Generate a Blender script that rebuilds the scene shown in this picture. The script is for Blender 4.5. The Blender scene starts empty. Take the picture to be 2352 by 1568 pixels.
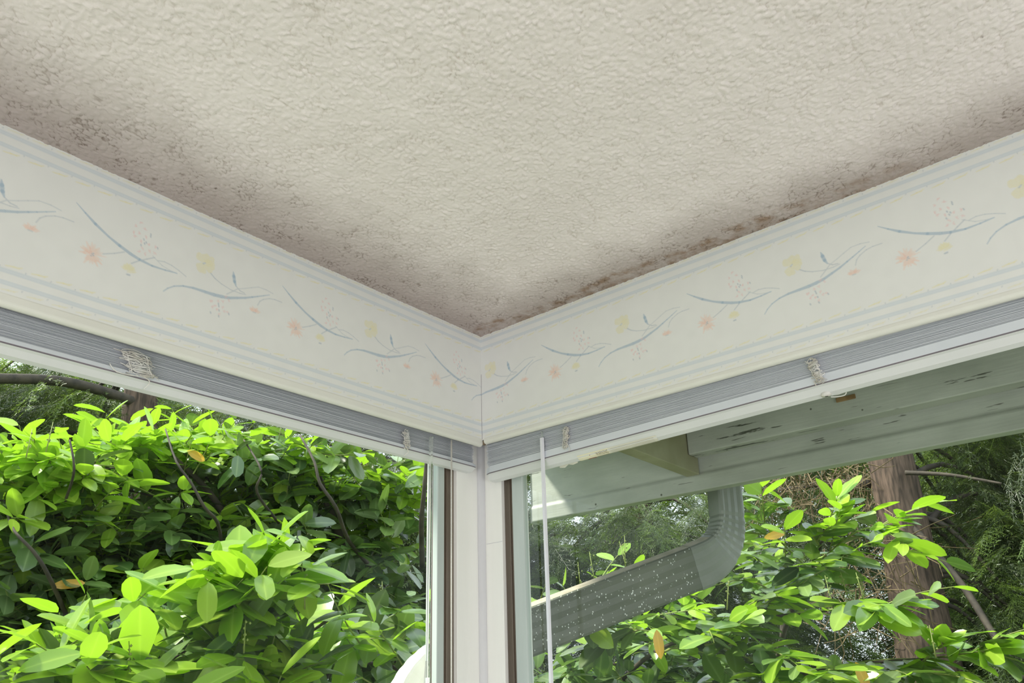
import bpy, math, random
import numpy as np
from mathutils import Vector, Matrix

rng = np.random.default_rng(7)
random.seed(7)
scn = bpy.context.scene
COL = scn.collection
H = 2.44                      # ceiling height; the room corner stands at x = 0, y = 0

# ------------------------------------------------------------------ camera
W_PX, H_PX = 2352.0, 1568.0
F, CX, CY = 1827.21, 1221.69, 896.29
CAM = np.array([-1.18446, -1.06656, H - 0.72007])
RM = np.array([[0.6271459, -0.77812105, -0.03486609],
               [0.25043229, 0.243824, -0.9369277],
               [0.73754436, 0.57885877, 0.34777982]])
cam_d = bpy.data.cameras.new('camera')
cam_d.sensor_width = 36.0
cam_d.lens = F / W_PX * 36.0
cam_d.shift_x = (W_PX / 2 - CX) / W_PX
cam_d.shift_y = (CY - H_PX / 2) / W_PX
cam_d.clip_start = 0.02
cam_d.clip_end = 300
cam = bpy.data.objects.new('camera', cam_d)
COL.objects.link(cam)
mm = Matrix((RM[0], -RM[1], -RM[2])).transposed().to_4x4()
mm.translation = Vector(CAM)
cam.matrix_world = mm
scn.camera = cam

# ------------------------------------------------------------------ colour management
scn.view_settings.view_transform = 'Standard'
scn.view_settings.look = 'None'
scn.view_settings.gamma = 1.0
scn.view_settings.use_curve_mapping = False
scn.view_settings.exposure = 0.0

# ------------------------------------------------------------------ sky, sun, added fill lamps behind the camera
world = bpy.data.worlds.new('sky')
scn.world = world
world.use_nodes = True
nt = world.node_tree
bg = nt.nodes['Background']
tc = nt.nodes.new('ShaderNodeTexCoord')
sep = nt.nodes.new('ShaderNodeSeparateXYZ')
nt.links.new(tc.outputs['Generated'], sep.inputs[0])
rmp = nt.nodes.new('ShaderNodeValToRGB')
rmp.color_ramp.elements[0].position = 0.48
rmp.color_ramp.elements[0].color = (0.10, 0.13, 0.07, 1)
rmp.color_ramp.elements[1].position = 0.52
rmp.color_ramp.elements[1].color = (0.86, 0.93, 1.0, 1)
e = rmp.color_ramp.elements.new(1.0)
e.color = (0.80, 0.90, 1.0, 1)
mr = nt.nodes.new('ShaderNodeMapRange')
mr.inputs['From Min'].default_value = -1
mr.inputs['From Max'].default_value = 1
nt.links.new(sep.outputs['Z'], mr.inputs['Value'])
nt.links.new(mr.outputs[0], rmp.inputs[0])
nt.links.new(rmp.outputs[0], bg.inputs['Color'])
bg.inputs['Strength'].default_value = 2.0

sun_d = bpy.data.lights.new('sun', 'SUN')
sun_d.energy = 7.5
sun_d.angle = math.radians(6)
sun_d.color = (1.0, 0.95, 0.84)
sun = bpy.data.objects.new('sun', sun_d)
COL.objects.link(sun)
sun.rotation_euler = Vector((0.62, -0.10, 1.05)).to_track_quat('Z', 'Y').to_euler()
# light comes from the far left of the garden, high up
sun.rotation_euler = Vector((-0.50, 0.62, 1.05)).to_track_quat('Z', 'Y').to_euler()

def area(name, loc, direction, sx, sy, power, col=(1, 1, 1)):
    d = bpy.data.lights.new(name, 'AREA')
    d.shape = 'RECTANGLE'; d.size = sx; d.size_y = sy; d.energy = power; d.color = col
    o = bpy.data.objects.new(name, d)
    COL.objects.link(o)
    o.location = loc
    o.rotation_euler = (-Vector(direction)).to_track_quat('Z', 'Y').to_euler()
    return o
# area lamps added at the two unseen sides to fill the room like daylight
area('fill_lamp_west', (-3.45, -1.7, 0.98), (1, 0.05, 0.20), 2.6, 0.80, 37, (0.97, 0.945, 1.0))
area('fill_lamp_south', (-1.7, -3.45, 0.98), (0.0, 1, 0.20), 2.6, 0.80, 31, (0.97, 0.945, 1.0))

# ------------------------------------------------------------------ ray helpers (turn a photo measurement into a place in the room)
def ray(x, y):
    return RM.T @ np.array([(x - CX) / F, (y - CY) / F, 1.0])
def onx(x, y, X):
    d = ray(x, y); return CAM + d * ((X - CAM[0]) / d[0])
def ony(x, y, Y):
    d = ray(x, y); return CAM + d * ((Y - CAM[1]) / d[1])
def at(x, y, r):
    d = ray(x, y); return CAM + d / np.linalg.norm(d) * r

# ------------------------------------------------------------------ materials
def new_mat(name):
    m = bpy.data.materials.new(name)
    m.use_nodes = True
    nt = m.node_tree
    b = nt.nodes['Principled BSDF']
    return m, nt, b
def N(nt, t, **kw):
    n = nt.nodes.new(t)
    for k, v in kw.items():
        if k in n.inputs: n.inputs[k].default_value = v
        else: setattr(n, k, v)
    return n
def ramp(nt, fac, stops):
    r = nt.nodes.new('ShaderNodeValToRGB')
    els = r.color_ramp.elements
    els[0].position, els[0].color = stops[0][0], (*stops[0][1], 1)
    els[1].position, els[1].color = stops[1][0], (*stops[1][1], 1)
    for p_, c_ in stops[2:]:
        e_ = els.new(p_); e_.color = (*c_, 1)
    nt.links.new(fac, r.inputs[0])
    return r
def obj_noise(nt, scale, detail=4, rough=0.55, vec=None, stretch=None):
    if vec is None:
        t = nt.nodes.new('ShaderNodeTexCoord'); vec = t.outputs['Object']
    if stretch:
        mp = nt.nodes.new('ShaderNodeMapping'); mp.inputs['Scale'].default_value = stretch
        nt.links.new(vec, mp.inputs[0]); vec = mp.outputs[0]
    n = nt.nodes.new('ShaderNodeTexNoise')
    n.inputs['Scale'].default_value = scale; n.inputs['Detail'].default_value = detail
    n.inputs['Roughness'].default_value = rough
    nt.links.new(vec, n.inputs['Vector'])
    return n
def paint(name, col, col2=None, rough=0.5, scale=6, bump=0.0, bscale=60, stretch=None, spec=0.4, metal=0.0, coat=0.0):
    m, nt, b = new_mat(name)
    b.inputs['Roughness'].default_value = rough
    b.inputs['Specular IOR Level'].default_value = spec
    b.inputs['Metallic'].default_value = metal
    b.inputs['Coat Weight'].default_value = coat
    n = obj_noise(nt, scale, stretch=stretch)
    c2 = col2 or tuple(c * 0.9 for c in col)
    r = ramp(nt, n.outputs['Fac'], [(0.35, c2), (0.65, col)])
    nt.links.new(r.outputs[0], b.inputs['Base Color'])
    if bump:
        n2 = obj_noise(nt, bscale, 5, stretch=stretch)
        bp = N(nt, 'ShaderNodeBump'); bp.inputs['Strength'].default_value = bump; bp.inputs['Distance'].default_value = 0.003
        nt.links.new(n2.outputs['Fac'], bp.inputs['Height']); nt.links.new(bp.outputs[0], b.inputs['Normal'])
    return m

M = {}
M['cream'] = paint('cream_gloss_paint', (0.74, 0.745, 0.69), (0.70, 0.705, 0.65), 0.35, 8, 0.05, 90)
M['wall'] = paint('white_wall_paint', (0.60, 0.61, 0.60), (0.57, 0.58, 0.57), 0.6, 5)
M['post'] = paint('white_post_paint', (0.90, 0.90, 0.87), (0.87, 0.87, 0.84), 0.38, 5, 0.08, 40, (6, 6, 0.4))
M['bead'] = paint('grey_white_bead', (0.66, 0.665, 0.69), (0.62, 0.62, 0.65), 0.4)
M['slat'] = paint('pale_blue_grey_vinyl', (0.64, 0.665, 0.71), (0.58, 0.605, 0.65), 0.36, 14, stretch=(1, 1, 30))
M['railfront'] = paint('pale_blue_rail_vinyl', (0.66, 0.70, 0.745), (0.62, 0.66, 0.71), 0.34, 9)
M['rail'] = paint('blind_rail_vinyl', (0.68, 0.70, 0.70), (0.65, 0.67, 0.67), 0.34, 9)
M['bronze'] = paint('bronze_anodised_aluminium', (0.19, 0.145, 0.11), (0.10, 0.08, 0.06), 0.25, 3, stretch=(8, 8, 0.3), spec=0.8, metal=0.35)
M['sash'] = paint('pale_grey_green_sash', (0.56, 0.62, 0.60), (0.47, 0.53, 0.51), 0.4, 5, stretch=(3, 3, 0.5))
M['floor'] = paint('pale_carpet', (0.50, 0.46, 0.40), (0.44, 0.40, 0.35), 0.95, 80)
M['notch'] = paint('brown_caulk', (0.30, 0.23, 0.16), (0.16, 0.12, 0.08), 0.8, 60)
M['seam'] = paint('shaded_seam', (0.25, 0.22, 0.25), (0.2, 0.18, 0.2), 0.7)
M['grime'] = paint('brown_grime', (0.16, 0.11, 0.08), (0.10, 0.07, 0.05), 0.9, 60)

def mat_exterior():                     # weathered white exterior boards with cracks, specks and worn paint
    m, nt, b = new_mat('weathered_white_exterior_paint')
    b.inputs['Roughness'].default_value = 0.55
    n = obj_noise(nt, 5, 5, 0.6, stretch=(3, 1, 3))
    r = ramp(nt, n.outputs['Fac'], [(0.3, (0.34, 0.36, 0.31)), (0.7, (0.46, 0.48, 0.425))])
    n2 = obj_noise(nt, 40, 3, 0.5, stretch=(2.2, 0.28, 4))
    r2 = ramp(nt, n2.outputs['Fac'], [(0.29, (0.09, 0.085, 0.06)), (0.315, (1, 1, 1))])
    v = N(nt, 'ShaderNodeTexVoronoi', Scale=14.0)
    t = nt.nodes.new('ShaderNodeTexCoord'); nt.links.new(t.outputs['Object'], v.inputs['Vector'])
    r3 = ramp(nt, v.outputs['Distance'], [(0.035, (0.15, 0.14, 0.1)), (0.05, (1, 1, 1))])
    mx = N(nt, 'ShaderNodeMixRGB', blend_type='MULTIPLY'); mx.inputs[0].default_value = 0.8
    mx2 = N(nt, 'ShaderNodeMixRGB', blend_type='MULTIPLY'); mx2.inputs[0].default_value = 0.9
    nt.links.new(r.outputs[0], mx.inputs[1]); nt.links.new(r2.outputs[0], mx.inputs[2])
    nt.links.new(mx.outputs[0], mx2.inputs[1]); nt.links.new(r3.outputs[0], mx2.inputs[2])
    nt.links.new(mx2.outputs[0], b.inputs['Base Color'])
    bp = N(nt, 'ShaderNodeBump'); bp.inputs['Strength'].default_value = 0.25; bp.inputs['Distance'].default_value = 0.002
    nt.links.new(n2.outputs['Fac'], bp.inputs['Height']); nt.links.new(bp.outputs[0], b.inputs['Normal'])
    return m
M['ext'] = mat_exterior()
def flaking():
    m = M['ext'].copy(); m.name = 'flaking_white_exterior_paint'; nt = m.node_tree; b = nt.nodes['Principled BSDF']
    src = b.inputs['Base Color'].links[0].from_socket
    n = obj_noise(nt, 26, 5, 0.7, stretch=(1.2, .16, 2.0)); n2 = obj_noise(nt, 3.0, 2, 0.5)
    a = N(nt, 'ShaderNodeMath', operation='MULTIPLY_ADD'); a.inputs[1].default_value = .55
    nt.links.new(n2.outputs['Fac'], a.inputs[0]); nt.links.new(n.outputs['Fac'], a.inputs[2])
    r = ramp(nt, a.outputs[0], [(0.0, (1, 1, 1)), (0.93, (1, 1, 1)), (0.95, (.10, .11, .08))])
    r.color_ramp.elements[1].position = .93
    mx = N(nt, 'ShaderNodeMixRGB', blend_type='MULTIPLY'); mx.inputs[0].default_value = .9
    nt.links.new(src, mx.inputs[1]); nt.links.new(r.outputs[0], mx.inputs[2]); nt.links.new(mx.outputs[0], b.inputs['Base Color'])
    return m
M['ext2'] = flaking()
M['ply'] = paint('stained_rafter_paint', (0.36, 0.35, 0.24), (0.26, 0.25, 0.15), 0.8, 7, 0.1)
M['rawwood'] = paint('raw_wood_sliver', (0.34, 0.22, 0.10), (0.2, 0.12, 0.05), 0.8, 40)

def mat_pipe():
    m, nt, b = new_mat('shaded_white_enamel_downspout')
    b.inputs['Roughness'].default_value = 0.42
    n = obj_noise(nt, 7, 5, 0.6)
    r = ramp(nt, n.outputs['Fac'], [(0.3, (0.10, 0.115, 0.085)), (0.7, (0.16, 0.175, 0.135))])  # white metal darkened: the eave's shade is put into the colour
    # pale specks scattered over the metal
    g = nt.nodes.new('ShaderNodeNewGeometry'); s = nt.nodes.new('ShaderNodeSeparateXYZ')
    v = N(nt, 'ShaderNodeTexVoronoi', Scale=135.0)
    t = nt.nodes.new('ShaderNodeTexCoord')
    mp = nt.nodes.new('ShaderNodeMapping'); mp.inputs['Scale'].default_value = (1, 1.5, 0.7)
    nt.links.new(t.outputs['Object'], mp.inputs[0]); nt.links.new(mp.outputs[0], v.inputs['Vector'])
    r3 = ramp(nt, v.outputs['Distance'], [(0.16, (0.92, 0.95, 0.93)), (0.24, (0, 0, 0))])
    mk = obj_noise(nt, 55, 2); r4 = ramp(nt, mk.outputs['Fac'], [(0.44, (0, 0, 0)), (0.52, (1, 1, 1))])
    mul = N(nt, 'ShaderNodeMixRGB', blend_type='MULTIPLY'); mul.inputs[0].default_value = 1
    nt.links.new(r3.outputs[0], mul.inputs[1]); nt.links.new(r4.outputs[0], mul.inputs[2])
    mx = N(nt, 'ShaderNodeMixRGB', blend_type='MIX'); mx.inputs[2].default_value = (0.86, 0.89, 0.87, 1)
    nt.links.new(mul.outputs[0], mx.inputs[0]); nt.links.new(r.outputs[0], mx.inputs[1])
    nt.links.new(mx.outputs[0], b.inputs['Base Color'])
    return m
M['pipe'] = mat_pipe()
M['gutter'] = paint('white_gutter_metal', (0.42, 0.44, 0.40), (0.34, 0.36, 0.32), 0.45, 6)
M['elbow'] = paint('shaded_white_elbow_metal', (0.27, 0.29, 0.26), (0.20, 0.22, 0.19), 0.4, 8)  # upper elbow: same white metal with eave shade in its colour
M['sunlit'] = paint('sunlit_white_elbow_metal', (0.82, 0.82, 0.77), (0.74, 0.74, 0.69), 0.45, 12)  # brighter copy of the white metal, sunlight put into the colour
M['pipetop'] = paint('dirty_lit_beige_downspout', (0.50, 0.45, 0.36), (0.36, 0.33, 0.24), 0.7, 30)  # beige dirt, its colour also brightened like a top face in sun

def mat_glass():
    m, nt, b = new_mat('window_glass')
    nt.nodes.remove(b)
    out = nt.nodes['Material Output']
    tr = N(nt, 'ShaderNodeBsdfTransparent'); tr.inputs[0].default_value = (0.93, 0.965, 0.945, 1)
    gl = N(nt, 'ShaderNodeBsdfGlossy'); gl.inputs['Roughness'].default_value = 0.02
    fr = N(nt, 'ShaderNodeFresnel'); fr.inputs['IOR'].default_value = 1.5
    mx = nt.nodes.new('ShaderNodeMixShader')
    fm = N(nt, 'ShaderNodeMath', operation='MULTIPLY'); fm.inputs[1].default_value = 0.22   # reflection turned down below plain glass
    nt.links.new(fr.outputs[0], fm.inputs[0]); nt.links.new(fm.outputs[0], mx.inputs[0]); nt.links.new(tr.outputs[0], mx.inputs[1]); nt.links.new(gl.outputs[0], mx.inputs[2])
    nt.links.new(mx.outputs[0], out.inputs[0])
    return m
M['glass'] = mat_glass()
def mat_clear():
    m, nt, b = new_mat('clear_plastic')
    b.inputs['Base Color'].default_value = (0.93, 0.96, 0.92, 1)
    b.inputs['Roughness'].default_value = 0.06
    b.inputs['Transmission Weight'].default_value = 0.92
    b.inputs['IOR'].default_value = 1.2
    return m
M['clear'] = mat_clear()
def mat_string():
    m, nt, b = new_mat('translucent_string')
    b.inputs['Base Color'].default_value = (0.78, 0.76, 0.70, 1)
    b.inputs['Roughness'].default_value = 0.3
    b.inputs['Transmission Weight'].default_value = 0.25
    n = obj_noise(nt, 40, 2)
    r = ramp(nt, n.outputs['Fac'], [(0.35, (0.74, 0.70, 0.62)), (0.6, (0.92, 0.92, 0.89))])
    nt.links.new(r.outputs[0], b.inputs['Base Color'])
    return m
M['string'] = mat_string()
M['wand'] = paint('white_plastic', (0.72, 0.73, 0.78), (0.70, 0.71, 0.76), 0.28)
M['cord'] = paint('white_cord', (0.74, 0.72, 0.68), (0.66, 0.64, 0.58), 0.7, 200)

def mat_ceiling():
    m, nt, b = new_mat('knockdown_textured_ceiling')
    b.inputs['Roughness'].default_value = 0.85
    b.inputs['Specular IOR Level'].default_value = 0.2
    t = nt.nodes.new('ShaderNodeTexCoord'); vec = t.outputs['Object']
    # base colour mottled
    n0 = obj_noise(nt, 5, 4, 0.6, vec)
    base = ramp(nt, n0.outputs['Fac'], [(0.32, (0.82, 0.76, 0.745)), (0.68, (0.88, 0.82, 0.81))])
    # crevice shade painted into the colour from the relief: the relief is stored on the mesh
    at_ = N(nt, 'ShaderNodeAttribute', attribute_name='relief')
    crev = ramp(nt, at_.outputs['Fac'], [(0.0, (0.62, 0.575, 0.52)), (0.33, (1, 1, 1))])
    mx = N(nt, 'ShaderNodeMixRGB', blend_type='MULTIPLY'); mx.inputs[0].default_value = 0.75
    nt.links.new(base.outputs[0], mx.inputs[1]); nt.links.new(crev.outputs[0], mx.inputs[2])
    # mildew dirt plus shade put into the colour, creeping out from the two walls
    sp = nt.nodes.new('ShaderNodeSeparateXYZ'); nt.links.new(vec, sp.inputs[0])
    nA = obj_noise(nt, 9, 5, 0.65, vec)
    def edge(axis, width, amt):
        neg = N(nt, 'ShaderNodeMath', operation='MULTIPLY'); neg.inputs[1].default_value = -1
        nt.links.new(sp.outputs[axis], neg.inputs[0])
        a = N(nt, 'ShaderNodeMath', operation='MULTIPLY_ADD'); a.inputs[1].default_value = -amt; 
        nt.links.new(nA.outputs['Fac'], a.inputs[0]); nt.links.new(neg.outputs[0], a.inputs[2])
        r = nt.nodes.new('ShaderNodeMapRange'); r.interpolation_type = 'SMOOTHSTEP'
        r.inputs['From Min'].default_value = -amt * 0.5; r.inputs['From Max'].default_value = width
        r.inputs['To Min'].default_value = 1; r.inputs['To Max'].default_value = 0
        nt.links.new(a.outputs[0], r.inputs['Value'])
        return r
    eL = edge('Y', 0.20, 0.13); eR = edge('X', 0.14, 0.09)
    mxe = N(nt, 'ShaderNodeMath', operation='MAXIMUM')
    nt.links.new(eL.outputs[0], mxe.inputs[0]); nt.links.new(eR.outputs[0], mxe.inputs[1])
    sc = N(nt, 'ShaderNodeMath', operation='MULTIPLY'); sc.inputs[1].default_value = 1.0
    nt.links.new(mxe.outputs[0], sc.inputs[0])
    film_shade = N(nt, 'ShaderNodeMixRGB', blend_type='MULTIPLY'); film_shade.inputs[2].default_value = (0.50, 0.47, 0.45, 1)
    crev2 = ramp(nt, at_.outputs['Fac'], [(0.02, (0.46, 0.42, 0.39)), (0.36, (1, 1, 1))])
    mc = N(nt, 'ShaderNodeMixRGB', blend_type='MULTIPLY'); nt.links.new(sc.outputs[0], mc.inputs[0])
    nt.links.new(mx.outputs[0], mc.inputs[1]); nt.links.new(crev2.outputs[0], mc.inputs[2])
    nt.links.new(sc.outputs[0], film_shade.inputs[0]); nt.links.new(mc.outputs[0], film_shade.inputs[1])
    # brown water stain along the right hand wall: a wavering line some centimetres off it
    nB = obj_noise(nt, 3.2, 3, 0.6, vec); nC = obj_noise(nt, 38, 4, 0.6, vec)
    d = N(nt, 'ShaderNodeMath', operation='MULTIPLY_ADD'); d.inputs[1].default_value = 0.09   # x + wobble
    nt.links.new(nB.outputs['Fac'], d.inputs[0]); nt.links.new(sp.outputs['X'], d.inputs[2])
    ad = N(nt, 'ShaderNodeMath', operation='ADD'); ad.inputs[1].default_value = -0.019
    nt.links.new(d.outputs[0], ad.inputs[0])
    ab = N(nt, 'ShaderNodeMath', operation='ABSOLUTE'); nt.links.new(ad.outputs[0], ab.inputs[0])
    ln = nt.nodes.new('ShaderNodeMapRange'); ln.inputs['From Min'].default_value = 0.003; ln.inputs['From Max'].default_value = 0.017
    ln.inputs['To Min'].default_value = 1; ln.inputs['To Max'].default_value = 0
    nt.links.new(ab.outputs[0], ln.inputs['Value'])
    rl = nt.nodes.new('ShaderNodeMapRange'); rl.inputs['From Min'].default_value = 0.40; rl.inputs['From Max'].default_value = 0.60
    nt.links.new(nC.outputs['Fac'], rl.inputs['Value'])
    lm = N(nt, 'ShaderNodeMath', operation='MULTIPLY'); nt.links.new(ln.outputs[0], lm.inputs[0]); nt.links.new(rl.outputs[0], lm.inputs[1])
    # rust right at the wall joint
    jn = nt.nodes.new('ShaderNodeMapRange'); jn.inputs['From Min'].default_value = -0.028; jn.inputs['From Max'].default_value = -0.002
    nt.links.new(sp.outputs['X'], jn.inputs['Value'])
    jm = N(nt, 'ShaderNodeMath', operation='MULTIPLY'); nt.links.new(jn.outputs[0], jm.inputs[0]); nt.links.new(rl.outputs[0], jm.inputs[1])
    sm = N(nt, 'ShaderNodeMath', operation='MAXIMUM'); nt.links.new(lm.outputs[0], sm.inputs[0]); nt.links.new(jm.outputs[0], sm.inputs[1])
    # the stain runs only along the nearer metre of the wall
    fy = nt.nodes.new('ShaderNodeMapRange'); fy.inputs['From Min'].default_value = -1.0; fy.inputs['From Max'].default_value = -0.72
    nt.links.new(sp.outputs['Y'], fy.inputs['Value'])
    s2 = N(nt, 'ShaderNodeMath', operation='MULTIPLY'); nt.links.new(sm.outputs[0], s2.inputs[0]); nt.links.new(fy.outputs[0], s2.inputs[1])
    s3 = N(nt, 'ShaderNodeMath', operation='MULTIPLY'); s3.inputs[1].default_value = 0.8; nt.links.new(s2.outputs[0], s3.inputs[0])
    st = N(nt, 'ShaderNodeMixRGB', blend_type='MULTIPLY'); st.inputs[2].default_value = (0.52, 0.38, 0.24, 1)
    nt.links.new(s3.outputs[0], st.inputs[0]); nt.links.new(film_shade.outputs[0], st.inputs[1])
    # few dark specks
    v = N(nt, 'ShaderNodeTexVoronoi', Scale=9.0); nt.links.new(vec, v.inputs['Vector'])
    rs = ramp(nt, v.outputs['Distance'], [(0.012, (0.25, 0.2, 0.17)), (0.03, (1, 1, 1))])
    m3 = N(nt, 'ShaderNodeMixRGB', blend_type='MULTIPLY'); m3.inputs[0].default_value = 0.8
    nt.links.new(st.outputs[0], m3.inputs[1]); nt.links.new(rs.outputs[0], m3.inputs[2])
    nt.links.new(m3.outputs[0], b.inputs['Base Color'])
    nf = obj_noise(nt, 420, 3, 0.6, vec)
    bp = N(nt, 'ShaderNodeBump'); bp.inputs['Strength'].default_value = 0.35; bp.inputs['Distance'].default_value = 0.001
    nt.links.new(nf.outputs['Fac'], bp.inputs['Height']); nt.links.new(bp.outputs[0], b.inputs['Normal'])
    return m
M['ceiling'] = mat_ceiling()

def mat_paper():
    m, nt, b = new_mat('floral_wallpaper')
    b.inputs['Roughness'].default_value = 0.42
    b.inputs['Specular IOR Level'].default_value = 0.35
    a = N(nt, 'ShaderNodeAttribute', attribute_name='print')
    nt.links.new(a.outputs['Color'], b.inputs['Base Color'])
    return m
M['paper'] = mat_paper()

def mat_leaf(name, stops, rough, trans, tcol):
    m, nt, b = new_mat(name)
    g = nt.nodes.new('ShaderNodeNewGeometry')
    r = ramp(nt, g.outputs['Random Per Island'], stops)
    at_ = N(nt, 'ShaderNodeAttribute', attribute_name='vein')
    mx = N(nt, 'ShaderNodeMixRGB', blend_type='MIX'); mx.inputs[2].default_value = (*[min(1, c * 1.25 + 0.03) for c in stops[-1][1]], 1)
    ml = N(nt, 'ShaderNodeMath', operation='MULTIPLY'); ml.inputs[1].default_value = 0.75
    pw = N(nt, 'ShaderNodeMath', operation='POWER'); pw.inputs[1].default_value = 9.0
    nt.links.new(at_.outputs['Fac'], pw.inputs[0]); nt.links.new(pw.outputs[0], ml.inputs[0]); nt.links.new(ml.outputs[0], mx.inputs[0])
    nt.links.new(r.outputs[0], mx.inputs[1])
    nt.links.new(mx.outputs[0], b.inputs['Base Color'])
    b.inputs['Roughness'].default_value = rough
    b.inputs['Specular IOR Level'].default_value = 0.9
    tl = N(nt, 'ShaderNodeBsdfTranslucent'); tl.inputs[0].default_value = (*tcol, 1)
    ms = nt.nodes.new('ShaderNodeMixShader'); ms.inputs[0].default_value = trans
    out = nt.nodes['Material Output']
    nt.links.new(b.outputs[0], ms.inputs[1]); nt.links.new(tl.outputs[0], ms.inputs[2]); nt.links.new(ms.outputs[0], out.inputs[0])
    return m
M['leaf_new'] = mat_leaf('young_laurel_leaf', [(0.0, (0.20, 0.38, 0.03)), (1.0, (0.40, 0.56, 0.06))], 0.26, 0.40, (0.38, 0.66, 0.03))
M['leaf_mid'] = mat_leaf('laurel_leaf', [(0.0, (0.075, 0.16, 0.04)), (1.0, (0.20, 0.30, 0.08))], 0.22, 0.22, (0.20, 0.36, 0.04))
M['leaf_old'] = mat_leaf('old_laurel_leaf', [(0.0, (0.045, 0.09, 0.035)), (1.0, (0.14, 0.20, 0.075))], 0.22, 0.12, (0.11, 0.2, 0.03))
M['leaf_yellow'] = mat_leaf('yellowed_leaf', [(0.0, (0.62, 0.33, 0.03)), (1.0, (0.70, 0.42, 0.04))], 0.4, 0.3, (0.8, 0.5, 0.05))
M['needle_dark'] = mat_leaf('dark_conifer_needles', [(0.0, (0.018, 0.034, 0.010)), (0.6, (0.04, 0.07, 0.018)), (1.0, (0.10, 0.12, 0.04))], 0.5, 0.22, (0.12, 0.19, 0.03))
M['needle_light'] = mat_leaf('light_conifer_needles', [(0.0, (0.055, 0.11, 0.02)), (1.0, (0.15, 0.23, 0.05))], 0.5, 0.35, (0.28, 0.42, 0.06))
M['dead_twig'] = paint('dead_brown_twigs', (0.20, 0.15, 0.07), (0.11, 0.08, 0.045), 0.8, 30)
M['stem'] = paint('young_stem', (0.27, 0.33, 0.08), (0.19, 0.22, 0.06), 0.55, 12)
M['branch'] = paint('laurel_bark', (0.085, 0.07, 0.05), (0.045, 0.038, 0.03), 0.8, 22, 0.3, 60)
M['bark'] = paint('furrowed_conifer_bark', (0.16, 0.11, 0.08), (0.05, 0.036, 0.026), 0.9, 22, 1.0, 26, (2.2, 2.2, 0.4))
M['lawn'] = paint('shady_lawn', (0.10, 0.16, 0.04), (0.06, 0.09, 0.03), 0.95, 8)
M['roof'] = paint('roof_felt', (0.12, 0.12, 0.12), (0.09, 0.09, 0.09), 0.9, 8)

# ------------------------------------------------------------------ mesh helpers
def tag(o, label=None, cat=None, group=None, kind=None):
    if label: o['label'] = label
    if cat: o['category'] = cat
    if group: o['group'] = group
    if kind: o['kind'] = kind
    return o
def empty(name, loc=(0, 0, 0)):
    o = bpy.data.objects.new(name, None); COL.objects.link(o); o.location = loc
    o.empty_display_size = 0.05
    return o
def link(name, me, mats, parent=None):
    for m_ in mats: me.materials.append(m_)
    o = bpy.data.objects.new(name, me); COL.objects.link(o)
    if parent is not None:
        o.parent = parent
        o.matrix_parent_inverse = Matrix.Translation(-Vector(parent.location))
    return o
def mesh(name, verts, faces, mats, parent=None, smooth=False, matidx=None):
    verts = np.asarray(verts, dtype=np.float32); 
    me = bpy.data.meshes.new(name)
    if isinstance(faces, np.ndarray):
        k = faces.shape[1]; nf = faces.shape[0]
        me.vertices.add(len(verts)); me.vertices.foreach_set('co', verts.ravel())
        me.loops.add(nf * k); me.loops.foreach_set('vertex_index', faces.astype(np.int32).ravel())
        me.polygons.add(nf)
        me.polygons.foreach_set('loop_start', np.arange(0, nf * k, k, dtype=np.int32))
        me.polygons.foreach_set('loop_total', np.full(nf, k, dtype=np.int32))
    else:
        me.from_pydata([tuple(map(float, v)) for v in verts], [], faces)
    if matidx is not None: me.polygons.foreach_set('material_index', np.asarray(matidx, dtype=np.int32))
    me.polygons.foreach_set('use_smooth', np.full(len(me.polygons), smooth, dtype=bool))
    me.update(calc_edges=True)
    me.validate()
    if not isinstance(mats, (list, tuple)): mats = [mats]
    return link(name, me, mats, parent)
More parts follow.
